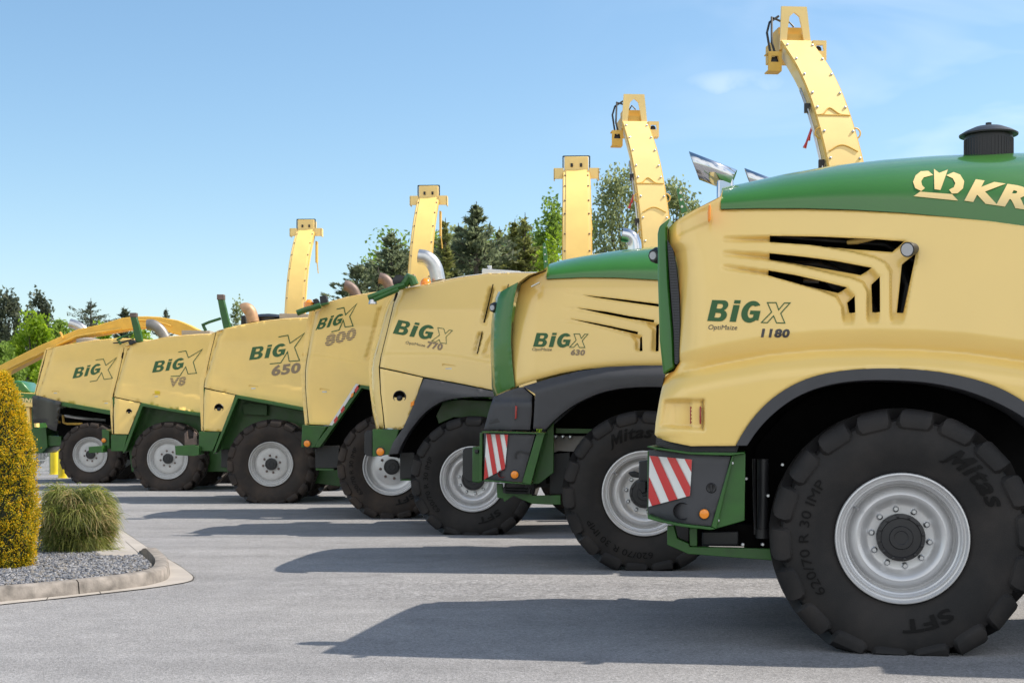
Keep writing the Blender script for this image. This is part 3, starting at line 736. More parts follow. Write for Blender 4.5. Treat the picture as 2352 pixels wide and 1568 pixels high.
def machine_front(M):
    r = M.root
    ULEFT = np.array(sorted(M.T('A', [(165,640),(170,740),(205,795),(225,900),(242,1080),(245,1250),(240,1480),(200,1530)], .12)+M.T('B', [(112,85),(100,150),(75,300),(70,360),(85,378)], .1), key=lambda p: p[1]))
    ul = lambda w: np.interp(w, ULEFT[:, 1], ULEFT[:, 0])
    CRS = np.array(M.T('A', [(120,1585),(270,1540),(500,1490),(800,1435),(1100,1408),(1400,1400),(1700,1405),(2000,1425),(2352,1475),(2700,1550),(3100,1660)], .05))
    wc = lambda u: np.interp(u, CRS[:, 0], CRS[:, 1])
    def base(u, w):
        x = np.clip((ul(w)+.20-u)/.20, 0, 1)
        return .055+.16*np.clip((w-1.9)/.85, 0, 1.1)**1.3+.10*x**2.2
    CH1 = [(495,700),(795,700),(1400,718),(1625,733),(1690,765),(1702,800),(1690,850),(1615,1262),(1522,1264),(1526,930),(1505,880),(1440,845),(1300,808),(1050,764),(795,745),(495,742)]
    CH2 = [(495,790),(793,810),(1000,832),(1200,860),(1420,902),(1468,955),(1466,1262),(1378,1258),(1385,1060),(1360,1000),(1300,975),(1150,940),(950,890),(793,862),(495,832)]
    CH3 = [(495,875),(787,918),(1100,983),(1268,1025),(1315,1075),(1318,1266),(1232,1266),(1228,1150),(1195,1090),(1100,1050),(950,1005),(785,955),(495,915)]
    CH = [M.T('A', c, .13) for c in (CH1, CH2, CH3)]
    uA = M.T('A', [(490,800)], .13)[0][0]; uB = M.T('A', [(800,800)], .13)[0][0]
    wV0 = M.T('A', [(1400,1270)], .12)[0][1]; wV1 = M.T('A', [(1400,1165)], .12)[0][1]
    LAMPR = M.T('B', [(112,188),(318,186),(318,344),(92,328)], .05); PIL = M.T('B', [(250,186),(300,186),(300,346),(250,344)], .05)
    TAILP = M.T('A', [(215,610),(425,500),(440,620),(215,715)], .15)
    def F(u, w):
        v = base(u, w); d = wc(u)-w
        v = v+.068*np.clip(1+d/.13, 0, 1)**1.3-.125*(1-(1-np.clip(d/.16, 0, 1))**2)
        for c in CH:
            C = np.array(c); m = (u > C[:, 0].min()-.02) & (u < C[:, 0].max()+.02) & (w > C[:, 1].min()-.02) & (w < C[:, 1].max()+.02)
            if m.any():
                uu, ww = u[m], w[m]; ins = inside([c], uu, ww); dd = pdist(c, uu, ww)
                v2 = v[m]; v2 = v2+np.where(ins, .072*sstep(0, .020, dd), 0)*np.clip((uu-uA)/(uB-uA), 0, 1)**.75*np.maximum(sstep(wV0-.005, wV1, ww), 0); v = v.copy(); v[m] = v2
        ins = inside([LAMPR], u, w); dd = pdist(LAMPR, u, w); ip = inside([PIL], u, w)
        v = v+np.where(ins & ~ip, .075*sstep(0, .022, dd)*np.clip(.35+(u-LAMPR[0][0])/.12, 0, 1), np.where(ins, .030*sstep(0, .02, dd), 0))
        ins = inside([TAILP], u, w); v = v+np.where(ins, .012*sstep(0, .025, pdist(TAILP, u, w)), 0)
        return v
    # hood
    bl = [(495,545),(700,540),(1000,540),(1300,549),(1600,567),(1900,594),(2150,621),(2352,650),(2700,705),(3000,770),(3250,830)]
    tl = [(480,425),(700,376),(900,328),(1200,276),(1500,243),(1800,221),(2100,210),(2352,205),(2700,205),(3000,212),(3250,222)]
    ho, HF = hood(M, M.T('A', bl, .215), M.T('A', tl, .85), .215, .85, GREEN)
    # yellow side
    outer = M.T('A', [(505,425),(497,480),(495,545)]+bl[1:10], .215)
    arch_o = [(2060,365),(1960,275),(1865,200),(1740,130),(1600,85),(1450,55),(1280,40),(1120,40),(980,50),(850,75),(740,120),(640,185),(560,265),(500,350),(465,415)]
    arch_o = smooth_poly(arch_o, 2, closed=False)
    edge = outer+M.T('A', [(2960,1120)], .05)+M.T('B', arch_o, .02)+M.T('B', [(250,416),(150,396),(85,378),(70,360),(75,300),(100,150),(112,85),(118,66)], .08)
    edge += M.T('A', [(205,1535),(240,1480),(246,1250),(242,1080),(225,900),(205,795),(172,740),(165,640),(205,605),(300,550),(420,490),(488,455)], .14)
    holes = [[(795,703),(1100,708),(1400,722),(1622,738),(1552,800),(1300,781),(1050,756),(795,741)], [(793,813),(1000,835),(1200,862),(1420,905),(1355,945),(1150,908),(950,872),(793,845)],
             [(787,921),(950,950),(1100,985),(1268,1028),(1215,1057),(1000,1008),(785,951)], [(1610,878),(1693,812),(1612,1182),(1573,1180)], [(1420,1005),(1468,960),(1466,1180),(1423,1176)], [(1270,1118),(1313,1080),(1315,1183),(1281,1180)]]
    panel('side_panel', r, Y_NEW, edge, F, [M.T('A', h, .16) for h in holes], sp=.0135, flange=.03, dens=.012)
    # engine seen through the slots
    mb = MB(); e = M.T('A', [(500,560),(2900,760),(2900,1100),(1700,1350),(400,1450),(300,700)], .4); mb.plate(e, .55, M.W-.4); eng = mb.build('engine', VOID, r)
    mb = MB(); T = lambda p, v: (lambda q: (q[0], v, q[1]))(M.T('A', [p], v)[0])
    mb.tube([T((700,700), .42), T((1100,730), .36), T((1500,760), .40), T((1750,900), .42)], .018, 8); mb.tube([T((800,880), .40), T((1100,880), .36), T((1350,960), .38), T((1450,1200), .4)], .022, 8)
    mb.tube([T((1580,860), .4), T((1640,1020), .36), T((1600,1250), .38)], .03, 8); mb.lathe([(.12, .5), (.12, .38), (.05, .36), (0, .36)], (T((1260,900), 0)[0], 0, T((1260,900), 0)[2]), 'Y', 20)
    mb.build('engine_pipe', DARKM, eng, smooth=40)
    mb = MB(); mb.tube([T((1270,750), .36), T((1330,742), .34), T((1460,722), .30)], [.014, .02, .008], 8); mb.build('engine_bracket', Y_EDGE, eng, smooth=40); mb = MB(); mb.tube([T((1000,985), .34), T((1095,990), .34)], .014, 8); mb.build('hose_fitting', ALU, eng, smooth=40)
    # work lamp in the grille corner
    T2 = M.T('A', [(1640,797)], .12)[0]; lw = MB(); c = Vector((T2[0], .085, T2[1]))
    d = Vector((-.55, -.8, -.15)).normalized(); lw.tube([c+d*-.07, c+d*-.02, c+d*.015], [.036, .046, .048], 18); lo = lw.build('work_lamp', BLACK, r, smooth=40)
    lw = MB(); lw.tube([c+d*.015, c+d*.019], [.041, .039], 18); lw.build('lens', LENS, lo, smooth=40)
    # wheel arch lip
    arch_i = [(520,415),(570,340),(640,265),(730,195),(830,145),(950,112),(1080,98),(1220,97),(1400,108),(1560,140),(1700,190),(1800,240),(1865,280),(1965,362)]
    arch_i = smooth_poly(arch_i, 2, closed=False)
    lip = M.T('B', arch_o, 0.0)+M.T('B', arch_i, 0.0); mb = MB(); mb.plate(lip, -.012, .42); mb.build('wheel_arch', DGREY, r, bevel=.012)
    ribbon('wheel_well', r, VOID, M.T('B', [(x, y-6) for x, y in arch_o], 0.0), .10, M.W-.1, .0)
    # body core (wheel box, inner walls)
    mb = MB(); core = M.T('B', [(150,400),(480,400)]+arch_i+[(2000,200),(1700,0),(400,0),(200,80)], .3)
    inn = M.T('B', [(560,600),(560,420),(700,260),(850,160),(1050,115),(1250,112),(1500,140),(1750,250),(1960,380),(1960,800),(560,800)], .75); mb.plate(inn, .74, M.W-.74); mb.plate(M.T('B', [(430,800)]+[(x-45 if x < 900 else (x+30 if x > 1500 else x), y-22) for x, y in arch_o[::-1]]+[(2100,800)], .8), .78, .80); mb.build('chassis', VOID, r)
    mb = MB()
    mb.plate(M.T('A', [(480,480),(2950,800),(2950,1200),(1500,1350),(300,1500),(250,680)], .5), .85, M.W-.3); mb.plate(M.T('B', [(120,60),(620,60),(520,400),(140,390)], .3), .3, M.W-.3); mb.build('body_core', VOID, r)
    mb = MB(); mb.plate(lip, M.W-.42, M.W); mb.build('far_wheel_arch', DGREY, r); mb = MB(); mb.plate(edge[::3], M.W-.2, M.W-.12); mb.build('far_side_panel', Y_NEW, r)
    # rear: top deck, rear face, green corner post, mesh grille
    topl = M.T('A', [(165,640),(205,605),(300,550),(420,490),(488,455),(505,425)], .14); va = [float(F(np.array([a]), np.array([b]))[0]) for a, b in topl]
    ribbon('rear_deck', r, Y_NEW, topl[::-1], va[::-1], [M.W-q for q in va[::-1]], .03, flip=True)
    rl = [tuple(p) for p in ULEFT[::-1]]; rl = [p for p in rl if p[1] > M.T('A', [(0,1500)], .1)[0][1]]
    ribbon('rear_face', r, Y_NEW, rl, .20, M.W-.2, .06, flip=True)
    low = [tuple(p) for p in ULEFT[::-1] if p[1] < M.T('A', [(0,1480)], .1)[0][1]]; ribbon('rear_valance', r, Y_NEW, low, .165, M.W-.165, .03, flip=True)
    po = M.T('A', [(190,600),(120,655),(110,700),(112,1000),(122,1350),(145,1560),(215,1518),(205,1300),(180,1000),(170,740),(168,650)], .26)
    mb = MB(); mb.plate(po, .22, 1.1); gp = mb.build('rear_post', GREEN, r, bevel=.02)
    go = M.T('A', [(168,735),(205,795),(225,900),(242,1080),(247,1250),(240,1480),(228,1497),(214,1490),(208,1300),(185,1000)], .20)
    mb = MB(); mb.plate(go, .165, .25); gg = mb.build('mesh_grille', BLACK, r)
    mb = MB(); G = np.array(go)
    for i in range(46):
        w_ = G[:, 1].min()+(G[:, 1].max()-G[:, 1].min())*(i+.5)/46; xs = []
        for j in range(len(go)):
            a, b = G[j], G[(j+1) % len(go)]
            if (a[1]-w_)*(b[1]-w_) < 0: xs.append(a[0]+(b[0]-a[0])*(w_-a[1])/(b[1]-a[1]))
        if len(xs) > 1: mb.box((min(xs)+.004, .160, w_-.006), (max(xs)-.004, .168, w_+.004))
    mb.build('grille_bar', DGREY, gg)
    T1 = M.T('A', [(414,570),(421,525),(430,512),(434,530),(433,610),(425,628),(416,620)], .14); mb = MB(); mb.plate(T1, .118, .20); mb.build('side_marker', ORANGE, r, bevel=.01)
    for xx in (247, 295):
        q = M.T('B', [(xx-4,225),(xx+4,225),(xx+4,308),(xx-4,310)], .06); (v0,) = F(np.array([q[0][0]-.005]), np.array([q[0][1]])); mb = MB(); mb.plate(q, float(v0)-.022, float(v0)+.06); mb.build('tail_light', REDL, r, bevel=.004)
    # perforated band under the valance
    bd = M.T('B', [(80,375),(160,392),(250,412),(480,414),(470,446),(250,448),(160,432),(78,412)], .10); mb = MB(); mb.plate(bd, .07, .45); o = mb.build('perforated_band', BLACK, r)
    mb = MB(); B_ = bd
    for row in range(3):
        for i in range(34):
            x = 255+i*6.4+(row % 2)*3.2; y = 420+row*8
            if x > 466: continue
            q = M.T('B', [(x, y)], .069)[0]; mb.lathe([(.0055, .066), (.0048, .0665), (.0042, .069)], (q[0], 0, q[1]), 'Y', 6)
    for row in range(3):
        for i in range(12):
            x = 90+i*13+(row % 2)*6; y = 386+row*9+(x-90)*.17; q = M.T('B', [(x, y)], .069)[0]; mb.box((q[0]-.008, .064, q[1]-.003), (q[0]+.008, .069, q[1]+.003))
    mb.build('mesh_hole', DGREY, o)
    # bumper corner
    ft = M.T('B', [(36,420),(80,432),(240,456),(440,462),(510,452),(508,446),(440,448),(245,446),(90,424),(42,416)], .05); mb = MB(); mb.plate(ft, .0, .95); mb.build('bumper_top_plate', GREEN_D, r, bevel=.004)
    def BF(u, w):
        u0 = M.T('B', [(245, 600)], .05)[0][0]; return .03+.55*np.clip((u0-u), 0, 1)**1.0+.04*np.clip(u-u0, 0, 1)
    bo = [(44,436),(140,447),(240,459),(330,464),(440,467),(400,640),(345,805),(280,800),(200,790),(120,775),(40,752),(37,640)]
    panel('bumper_panel', r, DGREY, M.T('B', bo, BF), BF, [], sp=.03, flange=.06)
    sg = M.T('B', [(47,463),(253,482),(243,657),(42,710)], BF); vv = [float(BF(np.array([a]), np.array([b]))[0])-.014 for a, b in sg]
    chevron(M, 'warning_board', sg, vv, n=3, lean=.50)
    mb = MB(); lo_ = M.T('B', [(38,752),(120,777),(200,792),(345,808),(367,818),(340,822),(200,806),(100,785),(40,768)], .05); mb.plate(lo_, .02, .9)
    mb.plate(M.T('B', [(447,462),(512,452),(508,778),(367,818),(347,806)], .06), .055, .09); mb.plate(M.T('B', [(447,462),(455,461),(372,818),(347,806)], .06), .03, .09)
    mb.plate(M.T('B', [(40,440),(60,440),(60,760),(40,750)], .4), .33, .95); mb.build('bumper_bracket', GREEN_D, r, bevel=.004)
    for p in ((449,500),(380,778)):
        q = M.T('B', [p], .05)[0]; mb = MB(); mb.lathe([(.008, .056), (.008, .045), (0, .043)], (q[0], 0, q[1]), 'Y', 8); mb.build('bracket_bolt', STEEL, r, smooth=40)
    mb = MB(); q = M.T('B', [(203,732)], .06)[0]; mb.lathe([(.056, .020), (.050, .030), (.048, .075), (0, .09)], (q[0], .02, q[1]), 'Y', 26, cap0=False); mb.build('lamp_recess', BLACK, r, smooth=40)
    disc_lamp(M, 'indicator_lamp', 'B', (312,746), .030, .033, ORANGE)
    mb = MB(); q = M.T('B', [(346,620)], .03)[0]; mb.lathe([(.034, .045), (.034, .034), (.028, .028), (.016, .034), (.0, .034)], (q[0], 0, q[1]), 'Y', 22, cap0=False); mb.box((q[0]-.005, .022, q[1]-.022), (q[0]+.005, .04, q[1]+.022)); mb.build('key_lock', BLACK, r, smooth=40)
    c5 = 'B'
    gp2(M, 'tow_coupling', c5, [(-5,490),(45,486),(45,660),(10,662),(-8,600)], 1.2, 1.35, BLACK); gp2(M, 'coupling_hook', c5, [(-60,545),(-30,538),(0,548),(20,560),(0,572),(-40,568)], 1.22, 1.30, DARKM); gp2(M, 'coupling_jaw', c5, [(-20,590),(30,585),(30,640),(8,650),(-10,620)], 1.15, 1.2, DARKM)
    # dark running gear between bumper and wheel
    mb = MB(); mb.plate(M.T('B', [(505,450),(760,450),(760,980),(505,930)], .9), .9, M.W-.9); mb.plate(M.T('B', [(235,800),(640,800),(640,905),(235,900)], .5), .5, M.W-.5); mb.build('rear_frame', VOID, r)
    mb = MB(); mb.plate(M.T('B', [(132,805),(165,805),(180,865),(238,890),(238,942),(200,925),(132,895)], .3), .3, .42); mb.plate(M.T('B', [(235,905),(645,915),(645,972),(235,940)], .3), .3, .36); mb.plate(M.T('B', [(240,815),(277,815),(277,905),(240,903)], .3), .32, .36); mb.build('tow_frame', GREEN_D, r, bevel=.004)
    q0 = M.T('B', [(598,480)], .35)[0]; q1 = M.T('B', [(598,850)], .35)[0]; mb = MB(); mb.tube([(q0[0], .38, q0[1]), (q1[0], .38, q1[1])], .038, 16); mb.lathe([(.05, 0), (.05, .06), (.0, .06)], (q1[0], .38, q1[1]-.02), 'Z', 16); mb.tube([(q0[0]-.06, .42, q0[1]), (q1[0]-.05, .42, q1[1])], .012, 8); mb.build('hydraulic_cylinder', BLACK, r, smooth=40)
    for p in ((692,507),(622,657),(516,575),(500,893),(596,893)):
        q = M.T('B', [p], .33)[0]; mb = MB(); mb.lathe([(.014, .36), (.014, .325), (.009, .315), (0, .315)], (q[0], 0, q[1]), 'Y', 10); mb.build('frame_bolt', STEEL, r, smooth=40)
    mb = MB(); q = M.T('B', [(300,830),(480,830),(480,900),(300,900)], .45); mb.plate(q, .45, .5); mb.build('battery_cover', BLACK, r, bevel=.01)
    # lettering
    decal('brand_crest', M, TXT_Y, subdiv((*tri_polys(*[[((x-1672)/313, (495-y)/195) for x, y in p] for p in CROWN]), 1)), 'A', (1672,495), (1985,495), (0,-195), HF, .005)
    decal('brand_lettering', M, TXT_Y, subdiv(text2d('KRONE', .05)), 'A', (1985,497), (2960,640), (72,-135), HF, .005)
    decal('model_lettering', M, TXT_G, BIG, 'A', (412,1230), (722,1240), (30,-128), F, .004)
    decal_raw('model_lettering', M, TXT_G, stroke([(780,1118),(834,1118),(849,1162),(885,1120),(919,1120),(862,1183),(887,1243),(836,1242),(818,1199),(780,1241),(744,1239),(806,1176)], 6, True), 'A', F, .004)
    decal('model_lettering', M, TXT_K, text2d('OptiMaize'), 'A', (414,1291), (592,1294), (8,-38), F, .004)
    decal('model_lettering', M, TXT_K, text2d('1180', .05), 'A', (740,1331), (912,1334), (10,-54), F, .004)
    # exhausts and air intake
    mb = MB(); T3 = lambda p, v: (lambda q: Vector((q[0], v, q[1])))(M.T('A', [p], v)[0])
    for v, dx, dy, s in ((.75, 0, 0, 1.0), (2.15, 340, 92, .86)):
        mb = MB(); c0 = Vector(T3((520+dx*1.0,460+dy), v)); c1 = Vector(T3((520+dx,365+dy), v)); tip = Vector(T3((300+dx,280+dy), v))
        mb.box((c0.x-.055, v-.07, c0.z-.35), (c1.x+.06, v+.07, c1.z+.0)); st = mb.build('exhaust_stack', CHROME, r, bevel=.02)
        mb = MB(); d = (tip-c1).normalized(); n = 28; up = Vector((0, 0, 1)); xx = d.cross(up).normalized(); yy = xx.cross(d).normalized(); vs = []; a_ = c1-d*.02+Vector((.035, 0, -.0)); ln = (tip-c1).length
        for i in range(2):
            for j in range(n):
                t = 2*math.pi*j/n; cc = math.cos(t); p = a_+xx*math.sin(t)*.078+yy*cc*.078
                if i: p = p+d*(ln+.02+.070*cc)
                vs.append(p)
        mb.add(vs, [(j, (j+1) % n, n+(j+1) % n, n+j) for j in range(n)]); tp = mb.build('exhaust_tip', CHROME, st, smooth=60)
        md = MB(); md.add([tuple(p-d*.012) for p in vs[n:]], [tuple(range(n))]); md.build('pipe_mouth', VOID, st); s2 = tp.modifiers.new('Solidify', 'SOLIDIFY'); s2.thickness = .004
    q = M.T('A', [(2135,210)], 1.0)[0]; q2 = M.T('A', [(2135,95)], 1.0)[0]; q3 = M.T('A', [(2135,40)], 1.0)[0]; mb = MB(); rr = (q2[1]-q[1])
    rad = .5*(M.T('A', [(2280,150)], 1.0)[0][0]-M.T('A', [(1984,150)], 1.0)[0][0])
    mb.lathe([(rad, q[1]-.2), (rad, q2[1])], (q[0], 1.0, 0), 'Z', 40)
    for i in range(44):
        a = 2*math.pi*i/44; mb.box((q[0]+rad*math.cos(a)-.004, 1.0+rad*math.sin(a)-.004, q[1]-.1), (q[0]+rad*math.cos(a)+.004, 1.0+rad*math.sin(a)+.004, q2[1]-.03))
    ai = mb.build('air_intake', BLACK, r, smooth=40)
    mb = MB(); mb.lathe([(rad*.9, q2[1]-.008), (rad*1.22, q2[1]-.004), (rad*1.23, q2[1]+.006), (rad*1.0, q2[1]+.028), (rad*.6, q3[1]-.006), (rad*.2, q3[1]+.006), (0, q3[1]+.007)], (q[0], 1.0, 0), 'Z', 40); mb.lathe([(.02, q3[1]), (.02, q3[1]+.025), (0, q3[1]+.026)], (q[0], 1.0, 0), 'Z', 10); mb.build('intake_cap', BLACK, ai, smooth=40)
    rear_cam(M, 'A', (96,830), .42)
    mast(M, 'A', [(224,430),(231,416),(242,420),(258,470),(285,540),(290,560),(255,575),(240,520)], .6)
    axle_set(M, RIM_NEW, M.R, .409, R(4), TYTEXT(0), 10, TYRE, RIM, 1.0, nuts_lug(17), Wt=M.W)
    cab(M)
def nuts_lug(n): return .62
def subdiv(shape, cell=.06):
    """split lettering into small cells so it can follow a curved surface"""
    import bmesh
    V, fs, asp = shape; bm = bmesh.new(); vs = [bm.verts.new((a, b, 0)) for a, b in V]
    for f in fs:
        try: bm.faces.new([vs[i] for i in f])
        except ValueError: pass
    for ax, k in ((0, 60), (1, 12)):
        for i in range(1, k):
            co = [0, 0, 0]; no = [0, 0, 0]; co[ax] = i/k; no[ax] = 1
            bmesh.ops.bisect_plane(bm, geom=bm.verts[:]+bm.edges[:]+bm.faces[:], plane_co=co, plane_no=no)
    bm.verts.index_update(); V2 = np.array([v.co[:2] for v in bm.verts]); f2 = [tuple(v.index for v in f.verts) for f in bm.faces]; bm.free(); return V2, f2, asp

# ------------------------------------------------------------------ second machine, green hood
def machine_second(M):
    r = M.root
    ULEFT = np.array(sorted(M.T('D', [(330,545),(295,690),(275,850),(268,1060),(280,1250),(300,1450)], .1), key=lambda p: p[1]))
    ul = lambda w: np.interp(w, ULEFT[:, 1], ULEFT[:, 0])
    bot = [(300,1450),(360,1425),(500,1385),(700,1332),(900,1297),(1100,1277),(1300,1268),(1580,1268),(1900,1290),(2400,1372)]
    EB = np.array(M.T('D', bot, .05)); wb_ = lambda u: np.interp(u, EB[:, 0], EB[:, 1])
    CH = [M.T('D', c, .1) for c in ([(720,612),(890,640),(1545,722),(1900,775),(2050,800),(2100,860),(2000,1190),(1930,1190),(1930,880),(1800,800),(1545,748),(1000,668),(720,640)],
          [(700,735),(830,752),(1300,838),(1520,880),(1560,910),(1560,1150),(1480,1150),(1490,960),(1440,910),(1250,860),(1000,810),(700,765)],
          [(690,850),(780,852),(1150,930),(1375,985),(1420,1010),(1415,1145),(1342,1145),(1340,1060),(1300,1010),(1100,950),(900,905),(690,885)])]
    uA = M.T('D', [(690,800)], .1)[0][0]; uB = M.T('D', [(1150,800)], .1)[0][0]
    def F(u, w):
        x = np.clip((ul(w)+.28-u)/.28, 0, 1); v = .045+.22*np.clip((w-1.75)/.95, 0, 1.1)**1.15+.09*x**2
        d = w-wb_(u); v = v+.03*np.exp(-np.maximum(d-.0, 0)/.045)
        for c in CH:
            C = np.array(c); m = (u > C[:, 0].min()-.02) & (u < C[:, 0].max()+.02) & (w > C[:, 1].min()-.02) & (w < C[:, 1].max()+.02)
            if m.any():
                v = v.copy(); v[m] += np.where(inside([c], u[m], w[m]), .06*sstep(0, .036, pdist(c, u[m], w[m])), 0)*np.clip((u[m]-uA)/(uB-uA), 0, 1)**.7
        return v
    bl = [(580,512),(900,498),(1200,501),(1545,520),(1900,560),(2400,645),(2700,710)]
    tl = [(575,393),(720,349),(900,311),(1200,267),(1545,234),(1900,216),(2400,205),(2700,205)]
    ho, HF = hood(M, M.T('D', bl, .265), M.T('D', tl, .85), .265, .85, GREEN)
    edge = M.T('D', [(583,395)]+bl[:6], .265)+M.T('D', bot[::-1], .05)+M.T('D', [(280,1250),(268,1060),(275,850),(295,690),(330,545),(420,482),(500,452),(562,430)], .1)
    holes = [[(885,639),(1200,674),(1545,719),(1900,768),(1880,784),(1545,742),(1200,692),(1000,662)], [(825,753),(1100,790),(1300,829),(1520,865),(1512,884),(1300,852),(1050,803)],
             [(775,852),(1000,890),(1200,932),(1378,971),(1370,991),(1150,939),(950,895)], [(1394,1022),(1410,1010),(1416,1138),(1390,1140)], [(1534,910),(1560,898),(1556,1140),(1530,1142)]]
    panel('side_panel', r, Y_NEW, edge, F, [M.T('D', h, .12) for h in holes], sp=.018, flange=.03, dens=.016)
    mb = MB(); mb.plate(M.T('D', [(500,560),(2300,700),(2300,1200),(700,1250),(400,1300),(400,700)], .5), .55, M.W-.3); mb.build('body_core', VOID, r)
    # rear: green corner strip, deck, rear face
    st = [(330,541),(180,625),(155,680),(138,780),(125,880),(118,1100),(122,1250),(130,1440),(155,1515),(303,1450),(280,1250),(268,1060),(275,850),(295,690)]
    SL = np.array(sorted(M.T('D', [(180,625),(155,680),(138,780),(125,880),(118,1100),(122,1250),(130,1440),(155,1515)], .25), key=lambda p: p[1])); sl_ = lambda w: np.interp(w, SL[:, 1], SL[:, 0])
    def FS(u, w):
        t = np.clip((ul(w)-u)/np.maximum(ul(w)-sl_(w), .02), 0, 1.2); return .135+.10*t**1.6
    panel('rear_post', r, GREEN, M.T('D', st, FS), FS, [], sp=.03, flange=.02)
    rl = [tuple(p) for p in SL[::-1]]; ribbon('rear_face', r, GREEN, rl, .24, M.W-.24, .10, flip=True)
    topl = M.T('D', [(180,625),(330,545),(420,482),(562,430),(583,395)], .14); va = [.22, .14, .14, .15, .16]; ribbon('rear_deck', r, Y_NEW, topl[::-1], va[::-1], [M.W-q for q in va[::-1]], .02, flip=True)
    mb = MB(); mb.plate(M.T('D', [(445,575),(520,538),(516,548),(447,583)], .12), .11, .2); mb.build('handle_trim', STEEL, r)
    # black wheel arch
    ao = M.T('E', [(300,186),(500,127),(700,77),(900,47),(1100,37),(1300,36),(1560,50),(1900,110)], .03); ai = M.T('E', smooth_poly([(1900,290),(1700,240),(1500,205),(1275,186),(1050,192),(880,222),(740,277),(620,347),(520,432),(465,491)], 2, closed=False)+[(378,489),(392,240)], .0)
    def FA(u, w):
        return .015+.06*sstep(.10, .0, np.abs(pdist([tuple(p) for p in ao], u, w, False)))
    panel('wheel_arch', r, DGREY, ao+ai, FA, [], sp=.035, flange=.35, dens=.03)
    tb = M.T('E', [(28,492),(60,370),(97,262),(180,225),(272,196),(300,190),(372,250),(368,380),(356,496),(200,494)], .05)
    u0 = M.T('E', [(235,400)], .05)[0][0]; FB = lambda u, w: .02+.45*np.clip(u0-u, 0, 1)+.05*sstep(1.62, 1.72, w)
    panel('tail_lamp_housing', r, DGREY, M.T('E', [(28,492),(60,370),(97,262),(180,225),(272,196),(300,190),(372,250),(368,380),(356,496),(200,494)], FB), FB, [], sp=.03, flange=.3)
    q = M.T('E', [(110,282),(262,318),(255,425),(62,455)], FB); vv = [float(FB(np.array([a]), np.array([b]))[0]) for a, b in q]; mb = MB(); mb.plate(q, [x-.006 for x in vv], [x+.02 for x in vv]); mb.build('tail_lamp_cover', BLACK, r)
    q = M.T('E', [(252,325),(266,327),(262,415),(248,420)], .02); mb = MB(); mb.plate(q, .002, .06); mb.build('tail_light', REDL, r, bevel=.004)
    mb = MB(); inn = M.T('E', [(470,500),(560,430),(700,310),(880,230),(1100,200),(1400,210),(1700,260),(1900,320),(1900,700),(470,880)], .7); mb.plate(inn, .72, M.W-.4); mb.build('chassis', VOID, r)
    mb = MB(); mb.plate(ao+ai, M.W-.3, M.W); mb.build('far_wheel_arch', DGREY, r); mb = MB(); mb.plate(edge, M.W-.2, M.W-.12); mb.build('far_side_panel', Y_NEW, r)
    # bumper corner
    mb = MB(); mb.plate(M.T('E', [(12,506),(240,510),(460,518),(460,526),(240,520),(14,514)], .0), .0, .8); mb.build('bumper_top_plate', GREEN_D, r)
    ub = M.T('E', [(200,700)], .05)[0][0]; BF = lambda u, w: .03+.6*np.clip(ub-u, 0, 1)
    panel('bumper_panel', r, DGREY, M.T('E', [(30,520),(200,524),(392,530),(345,700),(300,866),(160,860),(30,850)], BF), BF, [], sp=.04, flange=.06)
    sg = M.T('E', [(46,525),(201,530),(178,772),(30,848)], BF); vv = [float(BF(np.array([a]), np.array([b]))[0])-.014 for a, b in sg]; chevron(M, 'warning_board', sg, vv, n=3, lean=.42)
    mb = MB(); mb.plate(M.T('E', [(404,524),(462,522),(362,886),(300,872)], .03), .02, .06); mb.plate(M.T('E', [(28,850),(160,862),(362,878),(362,888),(160,872),(28,862)], .03), .03, .8); mb.plate(M.T('E', [(12,515),(32,518),(28,860),(8,855)], .4), .25, .8)
    mb.plate(M.T('E', [(462,522),(525,440),(525,800),(420,880),(370,880)], .3), .30, .34); mb.build('bumper_bracket', GREEN_D, r, bevel=.005)
    disc_lamp(M, 'indicator_lamp', 'E', (247,815), .03, .040, ORANGE)
    q = M.T('E', [(157,808)], BF)[0]; mb = MB(); v_ = float(BF(np.array([q[0]]), np.array([q[1]]))[0]); mb.lathe([(.04, v_-.02), (.036, v_-.012), (.034, v_+.02), (0, v_+.02)], (q[0], 0, q[1]), 'Y', 20, cap0=False); mb.build('lamp_recess', REDL, r, smooth=40)
    q = M.T('E', [(245,675),(260,648),(290,642),(350,662),(350,672),(300,655),(270,655),(255,680),(262,700),(250,700)], .02); mb = MB(); mb.plate(q, .018, .04); mb.build('bumper_handle', BLACK, r)
    mb = MB(); mb.plate(M.T('E', [(118,878),(160,880),(165,935),(370,955),(370,965),(575,960),(575,1028),(500,1028),(370,1022),(240,965),(172,1008),(165,985),(122,978)], .35), .35, .40); mb.build('tow_frame', GREEN_D, r, bevel=.004)
    mb = MB(); q = M.T('E', [(165,905),(355,912),(355,952),(165,945)], .25); mb.plate(q, .24, .34); a = M.T('E', [(180,915),(340,922)], .22); mb.tube([(a[0][0], .22, a[0][1]), (a[1][0], .22, a[1][1])], .015, 8); a = M.T('E', [(180,938),(340,943)], .22); mb.tube([(a[0][0], .22, a[0][1]), (a[1][0], .22, a[1][1])], .015, 8); mb.build('tow_coupling', DARKM, r)
    mb = MB(); mb.plate(M.T('E', [(500,540),(760,540),(760,650),(640,650),(560,645),(500,668)], .6), .6, 1.0); mb.build('air_tank', BOARD, r)
    mb = MB(); mb.plate(M.T('E', [(500,670),(640,655),(640,950),(500,950)], .7), .65, 1.2); mb.build('battery_cover', BLACK, r)
    mb = MB(); mb.plate(M.T('E', [(540,485),(800,490),(800,520),(540,520)], .5), .5, .6); mb.build('frame_rail', GREEN_D, r)
